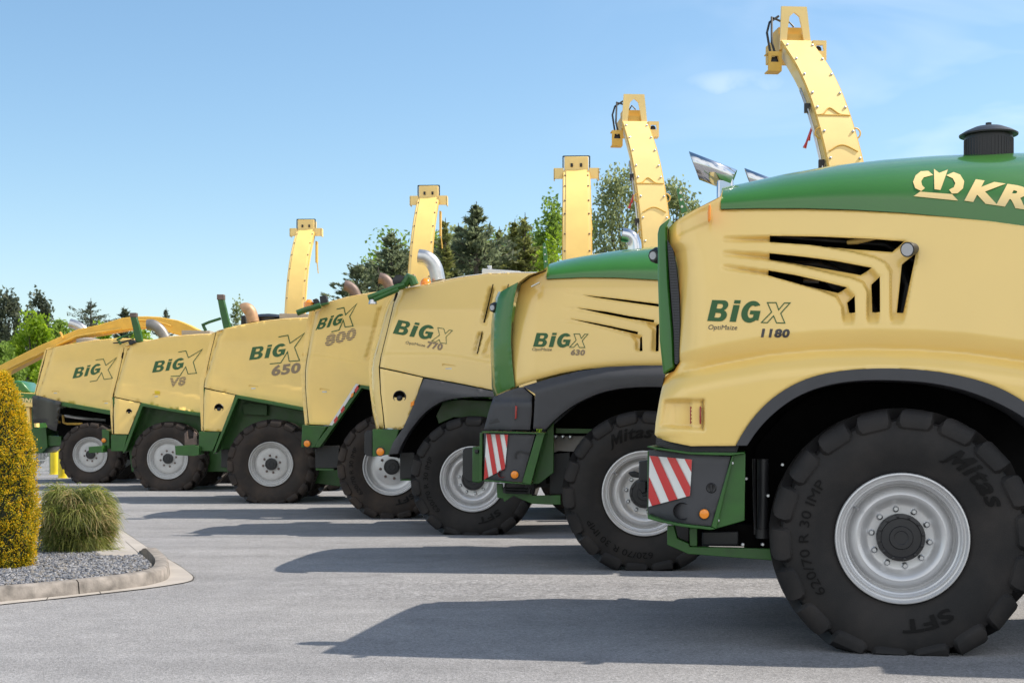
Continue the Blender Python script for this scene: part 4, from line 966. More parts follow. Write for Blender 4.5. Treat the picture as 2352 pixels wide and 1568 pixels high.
    for p in ((590,543),(643,545),(540,543)):
        q = M.T('E', [p], .5)[0]; mb = MB(); mb.lathe([(.022, .52), (.022, .48), (.01, .47), (0, .47)], (q[0], 0, q[1]), 'Y', 10); mb.build('frame_bolt', STEEL, r, smooth=40)
    decal('model_lettering', M, TXT_G, BIG, 'D', (462,1102), (772,1108), (32,-120), F, .005)
    decal_raw('model_lettering', M, TXT_G, stroke([(818,991),(868,991),(882,1032),(912,993),(940,994),(890,1050),(914,1110),(866,1109),(848,1074),(815,1108),(780,1107),(838,1045)], 6, True), 'D', F, .005)
    decal('model_lettering', M, TXT_K, text2d('OptiMaize'), 'D', (450,1145), (622,1147), (8,-34), F, .005)
    decal('model_lettering', M, TXT_B, text2d('630', .045), 'D', (787,1176), (910,1179), (10,-52), F, .005)
    gp2(M, 'side_flap', 'F', [(708,1068),(722,1050),(768,1048),(766,1242),(738,1238),(708,1212)], 1.0, 1.05, BLACK); gp2(M, 'flap_bracket', 'F', [(764,1044),(822,1046),(818,1240),(800,1246),(762,1240)], .55, .98, GREEN_D); gp2(M, 'bracket_stop', 'F', [(776,1060),(800,1060),(798,1082),(776,1080)], .52, .55, BLACK)
    # green camera mast behind the hood, hood lamp, chrome exhaust
    mast(M, 'D', [(548,205),(560,192),(570,205),(585,300),(592,390),(575,420),(556,420),(550,300)], .55)
    rear_cam(M, 'D', (122,762), .30)
    pipe(M, 'exhaust_pipe', 'D', [(1240,128),(1310,140),(1345,190),(1350,300)], 1.3, .075, CHROME)
    axle_set(M, RIM_NEW, M.R, .418, R(64), TYTEXT(62), 10, TYRE, RIM, 1.0); cab(M)
def gp2(M, name, crop, pts, v0, v1, mt):
    mb = MB(); mb.plate(M.T(crop, pts, v0), v0, v1); return mb.build(name, mt, M.root, bevel=.008)
def rear_cam(M, crop, p, v):
    q = M.T(crop, [p], v)[0]; c = Vector((q[0], v, q[1])); d = Vector((-.5, -.85, -.1)).normalized(); mb = MB(); mb.tube([c-d*.12, c-d*.02, c, c+d*.03], [.045, .055, .055, .040], 8); o = mb.build('rear_camera', BLACK, M.root)
    mb = MB(); mb.tube([c+d*.03, c+d*.036], [.028, .026], 14); mb.build('lens', LENS, o)
def mast(M, crop, pts, v):
    q = M.T(crop, pts, v); mb = MB(); mb.plate(q, v, v+.03); o = mb.build('camera_mast', GREEN, M.root, bevel=.004)
    c = np.array(q).mean(0); h = max(p[1] for p in q)-min(p[1] for p in q); mb = MB()
    for f in (.28, .02, -.25):
        mb = MB(); mb.lathe([(.009, v-.001), (.009, v-.006), (0, v-.007)], (c[0]-.02*f, 0, c[1]+h*f), 'Y', 8); mb.build('mast_bolt', WHITE, o, smooth=40)
# ------------------------------------------------------------------ older machines with flat panels
def flat_machine(M, c, top, strip_l, seam, bot, lower=None, round_v=.16, deck=Y_OLD, paint=Y_OLD, sp=.07, holes=(), recess=(), vent=None, crease=None, sidev=.045, dense=None):
    """top: roof line rear -> front; strip_l: rear outline top -> bottom; seam: top -> bottom; bot: lower edge rear -> front; lower: rear corner panel"""
    r = M.root
    SL = np.array(sorted(M.T(c, strip_l, .15), key=lambda p: p[1])); ul = lambda w: np.interp(w, SL[:, 1], SL[:, 0])
    SM = np.array(sorted(M.T(c, seam, .08), key=lambda p: p[1])); us = lambda w: np.interp(w, SM[:, 1], SM[:, 0])
    CR = None if crease is None else np.array(M.T(c, crease, .07))
    RE = [M.T(c, q, .08) for q in recess]
    def F(u, w):
        t = np.clip((us(w)+.02-u)/np.maximum(us(w)+.02-ul(w), .02), 0, 1.2); v = sidev+round_v*t**2.0+.235*np.clip(w-.75, -.2, 2.2)
        if CR is not None: v = v-.018*sstep(.015, -.015, w-np.interp(u, CR[:, 0], CR[:, 1]))
        for q in RE:
            v = v+np.where(inside([q], u, w), .04*sstep(0, .022, pdist(q, u, w)), 0)
        if vent: v = v+vent(u, w)
        return v
    T = lambda pts: M.T(c, pts, F)
    G = 3.0
    side = T(bot)+T(top[::-1])[:]+T(seam)[0:0]
    sm_t = T([(p[0]+G, p[1]) for p in seam]); bt = T(bot); wlow = bt[0][1]
    sm = [p for p in sm_t if p[1] > wlow+.03]
    edge = bt+T(top[::-1])+sm
    panel('side_panel', r, paint, edge, F, [M.T(c, h, .1) for h in holes], sp=sp, flange=.03, dens=dense or sp)
    if lower: panel('rear_corner_panel', r, paint, T(lower), F, sp=sp, flange=.03)
    se = T(strip_l)+T([(p[0]-G*.5, p[1]) for p in seam[::-1]])
    panel('rear_edge_panel', r, Y_EDGE, se, F, sp=.05, flange=.02)
    mb = MB(); sg = T([(p[0]-6, p[1]) for p in seam])+T([(p[0]+6, p[1]) for p in seam[::-1]]); vv = [float(F(np.array([a]), np.array([b]))[0])+.02 for a, b in sg]; mb.plate(sg, vv, [q+.03 for q in vv]); mb.build('seam_gap', VOID, r)
    tl = T([strip_l[0]]+[p for p in top]); va = [float(F(np.array([a]), np.array([b]))[0]) for a, b in tl]; ribbon('roof_panel', r, paint, tl[::-1], va[::-1], [M.W-q for q in va[::-1]], .05, flip=True)
    rl = [tuple(p) for p in SL[::-1]]; v0 = [float(F(np.array([a]), np.array([b]))[0]) for a, b in rl]; ribbon('rear_face', r, paint, rl, v0, [M.W-q for q in v0], .12, flip=True)
    ins = [(a*.97+.03*np.mean([q[0] for q in edge]), b-.14 if b > 1.9 else b+.03) for a, b in edge]; mb = MB(); mb.plate(ins, .85, M.W-.3); mb.build('body_core', GREEN_D, r)
    if lower:
        mb = MB(); q = T(lower); mb.plate(q, .42, M.W-.42); mb.build('corner_core', GREEN_D, r)
    return F, T
def gplate(M, name, crop, pts, v0, v1, mt=GREEN_D, bevel=.006, parent=None):
    mb = MB(); mb.plate(M.T(crop, pts, v0), v0, v1); return mb.build(name, mt, parent or M.root, bevel=bevel)
def latch(M, c, F, pts, sticker=None):
    q = M.T(c, pts, F); v = float(F(np.array([q[0][0]]), np.array([q[0][1]]))[0]); mb = MB()
    V, Fc = mesh2d(q, [[(p[0]*.84+.16*np.mean([a[0] for a in q]), p[1]*.84+.16*np.mean([a[1] for a in q])) for p in q]], sp=9)
    n = len(V); mb.add([(a, v-.008, b) for a, b in V], [tuple(int(i) for i in f) for f in Fc]); c_ = np.mean(np.array(q), 0); W_, H_ = q[1][0]-q[0][0], q[0][1]-q[2][1]
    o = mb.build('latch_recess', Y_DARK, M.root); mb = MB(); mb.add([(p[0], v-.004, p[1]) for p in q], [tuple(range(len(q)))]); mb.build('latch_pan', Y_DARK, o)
    mb = MB(); mb.box((c_[0]-W_*.22, v-.018, c_[1]-H_*.12), (c_[0]+W_*.25, v-.004, c_[1]+H_*.08)); mb.build('latch_grip', ALU, o, bevel=.004)
    mb = MB(); mb.lathe([(.012, v), (.012, v-.012), (0, v-.013)], (c_[0]+W_*.05, 0, c_[1]-H_*.38), 'Y', 10); mb.build('latch_lock', BLACK, o)
    if sticker:
        s = M.T(c, sticker, F); mb = MB(); mb.add([(p[0], v-.005, p[1]) for p in s], [tuple(range(len(s)))]); mb.build('warning_sticker', STICK, M.root)
def reflector(M, c, F, p, rpx):
    q = M.T(c, [p, (p[0]+rpx, p[1])], F); rr = abs(q[1][0]-q[0][0]); v = float(F(np.array([q[0][0]]), np.array([q[0][1]]))[0])
    mb = MB(); mb.lathe([(rr*1.08, v-.004), (rr, v-.012), (rr*.93, v-.008), (rr*.88, v+.03)], (q[0][0], 0, q[0][1]), 'Y', 28, cap0=False, cap1=False); o = mb.build('lamp_socket', BLACK, M.root, smooth=40)
    mb = MB(); mb.lathe([(rr*.9, v-.0015), (0, v-.0015)], (q[0][0], 0, q[0][1]), 'Y', 28); mb.build('socket_pan', VOID, o)
    mb = MB(); mb.lathe([(0, v-.022), (rr*.3, v-.02), (rr*.52, v-.004), (rr*.54, v)], (q[0][0], 0, q[0][1]-rr*.25), 'Y', 20, cap0=False); mb.build('work_lamp', BLACK, o, smooth=60)
def big_x(M, c, F, big, xpath, wd, num=None, striped=False, nm=.045):
    decal('model_lettering', M, TXT_G, BIG, c, *big, F, .005)
    decal_raw('model_lettering', M, TXT_G, stroke(xpath, wd, False), c, F, .006)
    if num: decal('model_lettering', M, TXT_S if striped else TXT_B, text2d(num[0], nm), c, *num[1:], F, .005)
def arm(M, c, pts, v, r, name='mirror_arm', mt=GREEN_D):
    q = M.T(c, pts, v); mb = MB(); mb.tube([(a, v, b) for a, b in q], r, 8); return mb.build(name, mt, M.root, smooth=40)

def machine_third(M):                                     # with the black plastic arch and OptiMaize lettering
    c = 'F'
    gr = [[(880,130),(950,130),(905,350),(788,352),(800,300),(850,200)], [(770,390),(900,400),(880,535),(752,520)]]
    GQ = [M.T(c, g, .1) for g in gr]
    # grille pits on the panel
    pits = [[(842,135),(880,132),(834,352),(790,345)], [(925,132),(975,130),(940,350),(868,352)], [(778,392),(818,396),(790,528),(752,520)], [(855,400),(905,405),(872,540),(800,528)]]
    F, T = flat_machine(M, c, [(345,168),(500,138),(700,95),(850,76),(1000,71),(1150,72),(1300,80),(1500,95)], [(300,176),(264,235),(240,320),(215,430),(190,540),(182,600),(188,720),(205,840),(228,938),(245,940)],
        [(342,168),(318,260),(285,400),(255,520),(240,600),(248,740),(262,860),(270,940)], [(246,598),(360,622),(490,652),(700,690),(890,729),(1100,775),(1400,830)], [(246,606),(360,630),(486,658),(440,790),(380,940),(275,940),(266,860),(252,740)],
        paint=Y_NEW, sp=.03, recess=pits, crease=[(560,515),(700,535),(890,575),(1100,610)], round_v=.20, dense=.025)
    r = M.root
    for q in ([(877,135),(882,135),(832,353),(825,353)], [(963,135),(968,135),(935,300),(930,300)], [(817,397),(820,399),(793,527),(788,526)], [(880,470),(886,472),(872,540),(866,538)]):
        g = M.T(c, q, F); vv = [float(F(np.array([a]), np.array([b]))[0])-.004 for a, b in g]; mb = MB(); mb.plate(g, vv, [x+.03 for x in vv]); mb.build('grille_slot', VOID, r)
    latch(M, c, F, [(596,578),(672,590),(660,640),(588,628)])
    reflector(M, c, F, (356,766), 34)
    arch = [(490,662),(560,672),(700,698),(890,736),(1100,780),(1400,850),(1400,900),(1100,800),(960,770),(870,765),(810,763),(760,765),(700,769),(650,776),(612,785),(580,796),(538,821),(500,850),(466,886),(435,925),(408,962),(385,1000),(363,1042),(345,1083),(295,1086),(320,1020),(375,940),(430,820)]
    q = M.T(c, arch, .03); AO = M.T(c, arch[:6], .03)
    panel('wheel_arch', r, DGREY, q, lambda u, w: .02+.05*sstep(.16, 0, pdist(AO, u, w, False)), sp=.04, flange=.35, dens=.04)
    gplate(M, 'chassis', c, [(300,1080),(400,930),(560,790),(750,770),(1100,790),(1100,1200),(300,1100)], .75, M.W-.5, VOID)
    gplate(M, 'inner_panel', c, [(560,870),(600,790),(700,780),(1100,800),(1100,880),(660,880),(575,915)], .5, .72, GREEN_D)
    gplate(M, 'corner_box', c, [(205,946),(352,948),(335,1010),(297,1088),(205,1100)], .05, .5); gplate(M, 'side_flap', c, [(160,970),(172,955),(203,950),(203,1098),(170,1095),(158,1080)], .30, .36, BLACK)
    disc_lamp(M, 'indicator_lamp', c, (248,1072), .04, .052, ORANGE); gplate(M, 'side_marker', c, [(418,795),(440,785),(436,812),(416,822)], .02, .06, ORANGE, .005)
    gplate(M, 'tow_flap', c, [(710,1065),(725,1050),(768,1048),(766,1240),(735,1235),(708,1210)], -1.2+1.35, .25, BLACK) if False else None
    gplate(M, 'fuel_box', c, [(358,1075),(440,1075),(440,1220),(358,1225)], .6, 1.2, BLACK); gplate(M, 'frame_step', c, [(360,1226),(470,1226),(470,1234),(360,1234)], .6, 1.0, GREEN_D, 0)
    decal('model_lettering', M, TXT_G, BIG, c, (318,410), (528,447), (32,-76), F, .005)
    decal_raw('model_lettering', M, TXT_G, stroke([(570,378),(604,384),(612,412),(634,391),(652,394),(616,430),(618,467),(584,463),(578,445),(558,458),(536,452),(580,420)], 3.2, True), c, F, .006)
    decal('model_lettering', M, TXT_K, text2d('OptiMaize'), c, (387,472), (497,490), (5,-19), F, .005); decal('model_lettering', M, TXT_B, text2d('770', .045), c, (505,491), (592,507), (10,-38), F, .005)
    pipe(M, 'exhaust_pipe', c, [(462,-20),(510,-14),(555,30),(572,115)], .9, .10, ALU, 20)
    mb = MB(); q = M.T(c, [(502,130),(502,104)], .8); mb.lathe([(.075, q[0][1]-.1), (.075, q[0][1]), (.065, q[1][1]-.03), (.035, q[1][1]), (0, q[1][1]+.01)], (q[0][0], .8, 0), 'Z', 16); mb.build('beacon', ORANGE, r, smooth=50)
    arm(M, c, [(182,214),(255,188),(330,158),(385,140)], .35, .045); arm(M, c, [(215,222),(290,190),(350,165)], .3, .03)
    arm(M, c, [(380,140),(395,120),(410,95),(425,105),(440,140)], .4, .06, 'folding_arm'); gplate(M, 'arm_head', c, [(385,85),(438,78),(448,130),(400,120)], .45, .6, TAN); lampball(M, 'round_mirror', c, (352,118), .4, .085, DARKM)
    mb = MB(); q = M.T(c, [(206,246),(206,222)], .33); mb.tube([(q[0][0], .33, q[0][1]), (q[1][0], .33, q[1][1])], [.06, .045], 10); mb.build('work_lamp', ALU, r, smooth=40)
    gplate(M, 'roof_box', c, [(818,46),(1030,62),(1060,76),(816,78)], .9, 2.0, ALUBOX, .01); gplate(M, 'filler_cap', c, [(845,30),(872,32),(868,48),(850,47)], 1.0, 1.1, ALUBOX, .01)
    axle_set(M, RIM_NEW, M.R, .424, R(9), TYTEXT(8), 10, TYRE, RIM, 1.0, wd=.62); cab(M)

def machine_fourth(M):                                    # the 800 with the warning stripes on the arch edge
    c = 'G'; r = M.root
    F, T = flat_machine(M, c, [(806,180),(900,142),(1000,115),(1120,93),(1254,72),(1400,55),(1600,45)], [(800,180),(768,192),(745,300),(728,430),(712,540),(708,600),(718,760),(738,938),(748,940)],
        [(801,182),(785,280),(762,430),(740,590),(740,700),(750,830),(762,940)], [(766,941),(907,946),(1085,681),(1160,692),(1400,740),(1700,800)], None, crease=[(785,482),(900,500),(1155,552),(1700,640)], sp=.03,
        recess=[[(1190,165),(1250,150),(1215,400),(1140,515),(1105,515)]])
    st = T([(1085,680),(1104,683),(925,948),(905,946)]); v = .045; mb = MB(); mb.plate(st, v, v+.03); mb.build('warning_strip', WHITE, r)
    mb = MB()
    for k in range(4):
        a, b = (k+.1)/4, (k+.55)/4; f = lambda t, s: (905+(1085-905)*(1-t)+20*s, 946-(946-680)*(1-t)+2*s)
        if k == 1: continue
        q = M.T(c, [f(a, 0), f(a+.07, 1), f(b+.07, 1), f(b, 0)], .04); mb.plate(q, .038, .05)
    mb.build('red_stripe', RED, r); gplate(M, 'side_marker', c, [(1040,740),(1056,735),(1050,760),(1034,770)], .03, .06, ORANGE, .004)
    gplate(M, 'arch_frame', c, [(1104,684),(1160,694),(1400,742),(1400,775),(1150,715),(1108,706),(835,1090),(803,1092),(815,1060)], .05, .30); gplate(M, 'arch_lining', c, [(1108,706),(1400,760),(1400,1300),(900,1150),(850,1090)], .65, M.W-.4, VOID)
    gplate(M, 'corner_box', c, [(720,946),(876,956),(800,1092),(714,1090)], .06, .5); disc_lamp(M, 'indicator_lamp', c, (752,1067), .05, .052, ORANGE)
    gplate(M, 'battery_box', c, [(805,1100),(830,1082),(960,1080),(960,1220),(925,1228),(806,1226)], .4, 1.0, BLACK); gplate(M, 'frame_step', c, [(808,1228),(925,1230),(925,1242),(808,1240)], .4, .9, GREEN_D, 0)
    latch(M, c, F, [(836,704),(900,716),(892,752),(830,742)], [(838,768),(878,775),(874,804),(836,797)])
    big_x(M, c, F, ((807,328), (968,289), (30,-74)), [(945,190),(993,180),(1003,227),(1076,155),(1030,238),(1052,300),(1000,306),(988,262),(960,326),(910,338)], 6, ('800', (866,436), (1066,386), (12,-78)), True)
    pipe(M, 'exhaust_pipe', 'K', [(712,1052),(745,1058),(790,1095),(815,1160)], 1.0, .085, RUST); pipe(M, 'exhaust_pipe', 'K', [(1002,990),(1050,1000),(1085,1045),(1105,1120)], 1.9, .09, RUST)
    arm(M, c, [(686,215),(740,195),(800,178),(840,165)], .3, .045); gplate(M, 'work_lamp', c, [(786,128),(815,118),(832,150),(800,165)], .4, .55, BLACK, .01); gplate(M, 'work_lamp', c, [(832,105),(875,98),(888,148),(838,158)], .4, .55, BLACK, .01)
    mb = MB(); q = M.T(c, [(765,180),(765,128)], .5); mb.lathe([(.085, q[0][1]), (.085, q[0][1]+.08), (.07, q[1][1]-.05), (.03, q[1][1]), (0, q[1][1])], (q[0][0], .5, 0), 'Z', 16); mb.build('beacon', ORANGE, r, smooth=50)
    gplate(M, 'lamp_bracket', c, [(840,150),(888,143),(890,155),(845,168)], .4, .5)
    axle_set(M, RIM_MID, M.R, .433, R(6), [(t[0], t[1], t[2], t[3]-5, t[4], t[5]) for t in TYTEXT(12)], 8, TYRE_O, RIM, .8, wd=.66); cab(M)

def machine_older(M, c, top, strip_l, seam, bot, lower, refl, rr, latch_q, stick, arch_pts, lining, box, crease, text, wheel_kw):
    r = M.root
    F, T = flat_machine(M, c, top, strip_l, seam, bot, lower, crease=crease, sp=.07)
    reflector(M, c, F, refl, rr); latch(M, c, F, latch_q, stick)
    gplate(M, 'arch_frame', c, arch_pts, .06, .32); gplate(M, 'arch_lining', c, lining, .65, M.W-.4, GREEN_D); gplate(M, 'corner_box', c, box, .06, .5)
    big_x(M, c, F, *text); axle_set(M, RIM_OLD, M.R, wheel_kw.pop('rim'), R(wheel_kw.pop('ph')), None, 8, TYRE_O, RIM_O, .72, **wheel_kw); cab(M, z1=3.5)
    return F

def machine_fifth(M):
    c = 'G'
    F = machine_older(M, c, [(160,335),(300,298),(450,271),(600,255),(755,249),(900,250),(1100,262)], [(155,338),(128,347),(95,480),(68,600),(50,650),(47,690),(52,820),(60,982),(68,984)], [(156,338),(130,440),(100,570),(76,695),(73,850),(72,984)],
        [(80,700),(280,745),(500,785),(715,826),(900,862),(1100,900)], [(78,708),(281,750),(240,870),(196,987),(77,983)], (176,836), 28, [(372,684),(432,692),(428,728),(368,722)], None,
        [(286,748),(500,790),(720,830),(1000,885),(1000,910),(720,852),(300,772),(158,1120),(138,1135),(150,1095)], [(300,772),(1000,910),(1000,1350),(220,1250),(180,1100)], [(45,990),(182,990),(158,1060),(132,1116),(44,1114)],
        [(190,596),(450,645),(712,696),(1100,765)], (((373,522), (600,495), (22,-84)), [(565,372),(627,360),(640,412),(734,347),(670,438),(702,525),(635,530),(624,468),(580,540),(508,547)], 6, ('650', (515,628), (704,606), (12,-72))), dict(rim=.405, ph=3, wd=.62))
    gplate(M, 'inner_box', c, [(330,812),(375,800),(490,815),(490,885),(335,876)], .5, .65, mat('faded_green_paint', (.05, .11, .04), .6), .01)
    gplate(M, 'tow_beam', 'H', [(1142,1082),(1262,1076),(1300,1086),(1300,1140),(1262,1148),(1146,1142)], -.1, .3); gplate(M, 'tow_pin', 'H', [(1205,1000),(1222,985),(1228,1040),(1262,1030),(1266,985),(1284,1000),(1288,1074),(1205,1078)], .1, .14, RUST, .004)
    gplate(M, 'tool_box', c, [(190,1105),(240,1105),(240,1225),(190,1220)], .5, .9, BLACK)
    pipe(M, 'exhaust_pipe', c, [(330,195),(352,182),(385,205),(400,275)], .9, .115, TAN); gplate(M, 'air_filter', c, [(318,232),(350,228),(350,292),(318,292)], 1.3, 1.6, BLACK, .02)
    mb = MB(); q = M.T(c, [(500,262),(500,246)], 1.3); mb.lathe([(.28, q[0][1]-.1), (.28, q[1][1]), (.33, q[1][1]), (.2, q[1][1]+.06), (0, q[1][1]+.08)], (q[0][0], 1.3, 0), 'Z', 20); mb.build('air_intake', BLACK, M.root, smooth=40)
    gplate(M, 'deck_board', c, [(570,218),(760,220),(760,255),(570,250)], 1.0, 1.9, BOARD); ladder(M, c, [(166,125),(205,120),(222,190),(250,310),(205,318),(180,200)], [(64,295),(110,275),(188,250)], [(75,300),(90,330)])
def ladder(M, c, post, brace, knob):
    o = gplate(M, 'folding_ladder', c, post, .6, .72, GREEN_D, .01); (a, b) = M.T(c, [post[0], post[1]], .6); mb = MB(); h = .05; mb.box((a[0]-.01, .59, a[1]-.01), (b[0]+.01, .73, a[1]+.09)); mb.build('post_cap', RUST, o, bevel=.01)
    q = M.T(c, brace, .62); mb = MB(); mb.tube([(x, .62, z) for x, z in q], .026, 8); q = M.T(c, knob, .62); mb.tube([(x, .62, z) for x, z in q], .03, 8); mb.build('ladder_brace', GREEN_D, o, smooth=40)
def machine_sixth(M):
    c = 'H'
    F = machine_older(M, c, [(815,430),(950,400),(1100,372),(1250,359),(1385,354),(1550,356),(1700,365)], [(810,434),(783,442),(755,560),(728,690),(718,720),(717,790),(722,900),(730,1003),(738,1005)], [(809,440),(785,560),(755,680),(737,750),(738,880),(742,1004)],
        [(742,757),(917,797),(1100,835),(1295,862),(1500,890),(1700,915)], [(742,764),(916,803),(870,920),(836,1005),(746,1003)], (843,858), 18, [(998,742),(1046,746),(1044,776),(994,772)], [(1012,722),(1046,724),(1044,745),(1010,742)],
        [(920,800),(1100,838),(1305,868),(1600,912),(1600,935),(1300,888),(932,824),(822,1115),(800,1130),(815,1080)], [(932,824),(1300,888),(1600,930),(1600,1250),(860,1250),(840,1100)], [(726,1010),(832,1010),(806,1116),(724,1116)],
        [(860,660),(1100,715),(1300,755),(1600,800)], (((993,604), (1190,579), (22,-74)), [(1165,470),(1215,462),(1230,506),(1321,452),(1262,535),(1283,607),(1228,612),(1213,566),(1175,625),(1115,628)], 5, ('V8', (1097,700), (1206,688), (14,-62)), True), dict(rim=.44, ph=8, wd=.60))
    gplate(M, 'tow_beam', c, [(1300,990),(1435,990),(1412,1060),(1385,1115),(1300,1112)], 100, 101) if False else None
    gplate(M, 'rear_hitch', c, [(665,975),(690,973),(712,985),(715,1100),(668,1100)], .3, .7); gplate(M, 'tow_beam', c, [(578,1088),(665,1080),(670,1125),(580,1128)], -.15, .2); disc_lamp(M, 'indicator_lamp', c, (678,1046), .29, .05, ORANGE)
    gplate(M, 'deck_board', c, [(1186,328),(1370,330),(1372,360),(1186,358)], 1.0, 1.9, BOARD)
    pipe(M, 'exhaust_pipe', c, [(962,292),(1000,290),(1050,325),(1080,380)], .9, .12, mat('grey_exhaust_steel', (.22, .21, .20), .45, metal=.5, var=.2))
    ladder(M, c, [(850,240),(888,236),(908,300),(930,400),(885,408),(868,320)], [(762,392),(800,372),(868,345)], [(775,398),(790,418)]); gplate(M, 'work_lamp', c, [(835,400),(878,388),(888,408),(845,425)], .5, .6, BLACK, .01)
def machine_seventh(M):
    c = 'H'; r = M.root
    F, T = flat_machine(M, c, [(303,450),(450,420),(600,397),(750,384),(870,388),(1000,400),(1150,420)], [(300,450),(288,470),(262,570),(238,680),(224,742)], [(304,455),(288,520),(262,620),(240,700),(230,744)], [(232,745),(400,790),(560,822),(715,850),(900,885),(1100,930)], None,
        crease=[(280,670),(500,705),(715,752),(1100,820)], sp=.08, round_v=.12)
    latch(M, c, F, [(340,722),(386,724),(382,752),(337,750)]); latch(M, c, F, [(672,786),(716,790),(712,818),(670,816)])
    big_x(M, c, F, ((473,643), (646,611), (22,-70)), [(625,522),(676,515),(691,556),(762,505),(706,585),(734,640),(680,648),(664,604),(632,655),(587,663)], 4.5)
    q = M.T(c, [(210,757),(230,750),(402,792),(392,880),(375,985),(340,975),(312,960),(300,930),(215,935),(212,860)], .1); panel('rear_shroud', r, mat('black_gloss_plastic', (.012, .012, .013), .18, coat=.4), q, lambda u, w: .06+.05*np.sin(u*9)+.2*np.clip(q[0][0]+.25-u, 0, 1), sp=.06, flange=.2)
    gplate(M, 'frame_rail', c, [(400,795),(715,850),(1000,905),(1000,930),(715,878),(400,820)], .1, .4); gplate(M, 'chassis', c, [(410,830),(720,890),(1000,940),(1000,1130),(420,1130),(380,1000)], .7, M.W-.4, VOID)
    gplate(M, 'rear_hitch', c, [(190,975),(300,960),(310,1090),(270,1130),(205,1130)], .5, 1.6); gplate(M, 'hitch_plate', c, [(290,1010),(400,1020),(400,1080),(300,1085)], .6, 1.2)
    for a, b in ((.55, .75), (.9, 1.05)):
        mb = MB(); p = M.T(c, [(410,880),(415,930),(440,938),(540,938)], a); mb.tube([(x, a, z) for x, z in p], .03, 7); mb.build('hydraulic_line', Y_DARK, r, smooth=40)
    mb = MB(); p = M.T(c, [(420,885),(560,905),(690,915)], .6); mb.tube([(x, .6, z) for x, z in p], .04, 8); mb.build('hydraulic_cylinder', ALU, r, smooth=40)
    # lowered chute, lying over the machine towards its rear
    up = [(1292,322),(1230,290),(1160,262),(1040,240),(960,236),(880,237),(790,248),(650,290),(500,322),(400,365),(250,430),(100,505),(-60,585)]; dn = [(-60,668),(100,578),(270,492),(400,422),(500,378),(650,356),(800,328),(900,314),(1000,312),(1080,335),(1150,356),(1250,372)]
    b = gplate(M, 'discharge_chute', c, up+dn, M.W/2-.24, M.W/2+.22, mat('yellow_old_chute', (.70, .42, .06), .5, var=.08), .02)
    q = M.T(c, [(870,262),(1000,262),(1080,285),(1120,300)], M.W/2-.25); mb = MB(); mb.tube([(x, M.W/2-.26, z) for x, z in q], .02, 6); q = M.T(c, [(392,340),(402,352),(410,380)], M.W/2-.26); mb.tube([(x, M.W/2-.27, z) for x, z in q], .03, 6); mb.build('seam_flange', Y_DARK, b, smooth=40)
    q = M.T(c, [(-60,640),(100,556),(270,476),(400,410),(500,366),(650,340),(790,318)], M.W/2-.25); mb = MB(); mb.tube([(x, M.W/2-.26, z) for x, z in q], .025, 6); mb.build('chute_lip', Y_DARK, b, smooth=40)
    pipe(M, 'exhaust_pipe', c, [(458,282),(490,290),(530,310),(560,340),(575,420)], 2.2, .12, ALU)
    mb = MB(); q = M.T(c, [(580,392)], 1.2)[0]; mb.lathe([(.3, q[1]-.1), (.3, q[1]+.02), (.1, q[1]+.06), (0, q[1]+.06)], (q[0], 1.2, 0), 'Z', 20); mb.build('air_intake', BOARD, r, smooth=40)
    gplate(M, 'roof_bracket', c, [(735,408),(800,400),(870,380),(872,386),(800,412),(740,414)], .4, .45, DARKM, 0)
    axle_set(M, RIM_OLD, M.R, .42, R(2), None, 8, TYRE_O, RIM_O, .72, wd=.6); cab(M, z1=3.45)

DEF = [((2073,1237), 8.88, 10.0, .815), ((1480.4,1133), 13.94, 6.0, .815), ((1084.8,1100), 18.4, 3.0, .815), ((898,1072), 21.6, 1.0, .833), ((621.4,1065.5), 25.75, 1.0, .81), ((384,1053), 30.5, 1.0, .794), ((206,1043.4), 34.4, 1.0, .774)]
LAB = ['nearest yellow harvester with long green hood, slotted grille and two chrome exhaust tips',
       'second nearest yellow harvester with green hood, black wheel arch and striped warning board',
       'yellow harvester without green hood, black plastic wheel arch and fat grey roof exhaust',
       'yellow harvester with a red and white striped edge beside its rear wheel arch',
       'faded yellow harvester with tan exhaust pipe and plain brown number on its side',
       'faded yellow harvester with green rear tow beam and grey bent exhaust pipe',
       'farthest faded yellow harvester with black rear shroud and lowered chute']
MS = [Machine(p, D, s, 'forage_harvester', l, rt, 2.95 if i != 2 else 2.75) for i, ((p, D, s, rt), l) in enumerate(zip(DEF, LAB))]
BUILD = [machine_front, machine_second, machine_third, machine_fourth, machine_fifth, machine_sixth, machine_seventh]
for M_, fn in zip(MS, BUILD): fn(M_)
# chutes: (s away, z) paths
NEWP = [(0, 2.6), (.08, 3.7), (.34, 4.6), (.78, 5.35), (1.45, 5.92)]
OLDP = [(0, 2.6), (.1, 3.8), (.38, 4.62), (.85, 5.3), (1.5, 5.8)]
chute(MS[1], 2.27, NEWP, -11.0, -.26, .41, True)
chute(MS[2], 2.50, NEWP, -7.0, -.13, .42, True)
chute(MS[3], 2.87, OLDP, 1.0, 0, .48, False, .92)
OLDQ = [(0, 2.6), (.1, 3.9), (.36, 4.75), (.82, 5.45), (1.45, 5.98)]
chute(MS[4], 2.54, OLDQ, 2.0, .05, .45, False, .92)
chute(MS[5], 2.46, OLDQ, 1.0, .02, .45, False, .92)
chute(MS[0], 2.6, NEWP, -12.0, 0, .42, True)
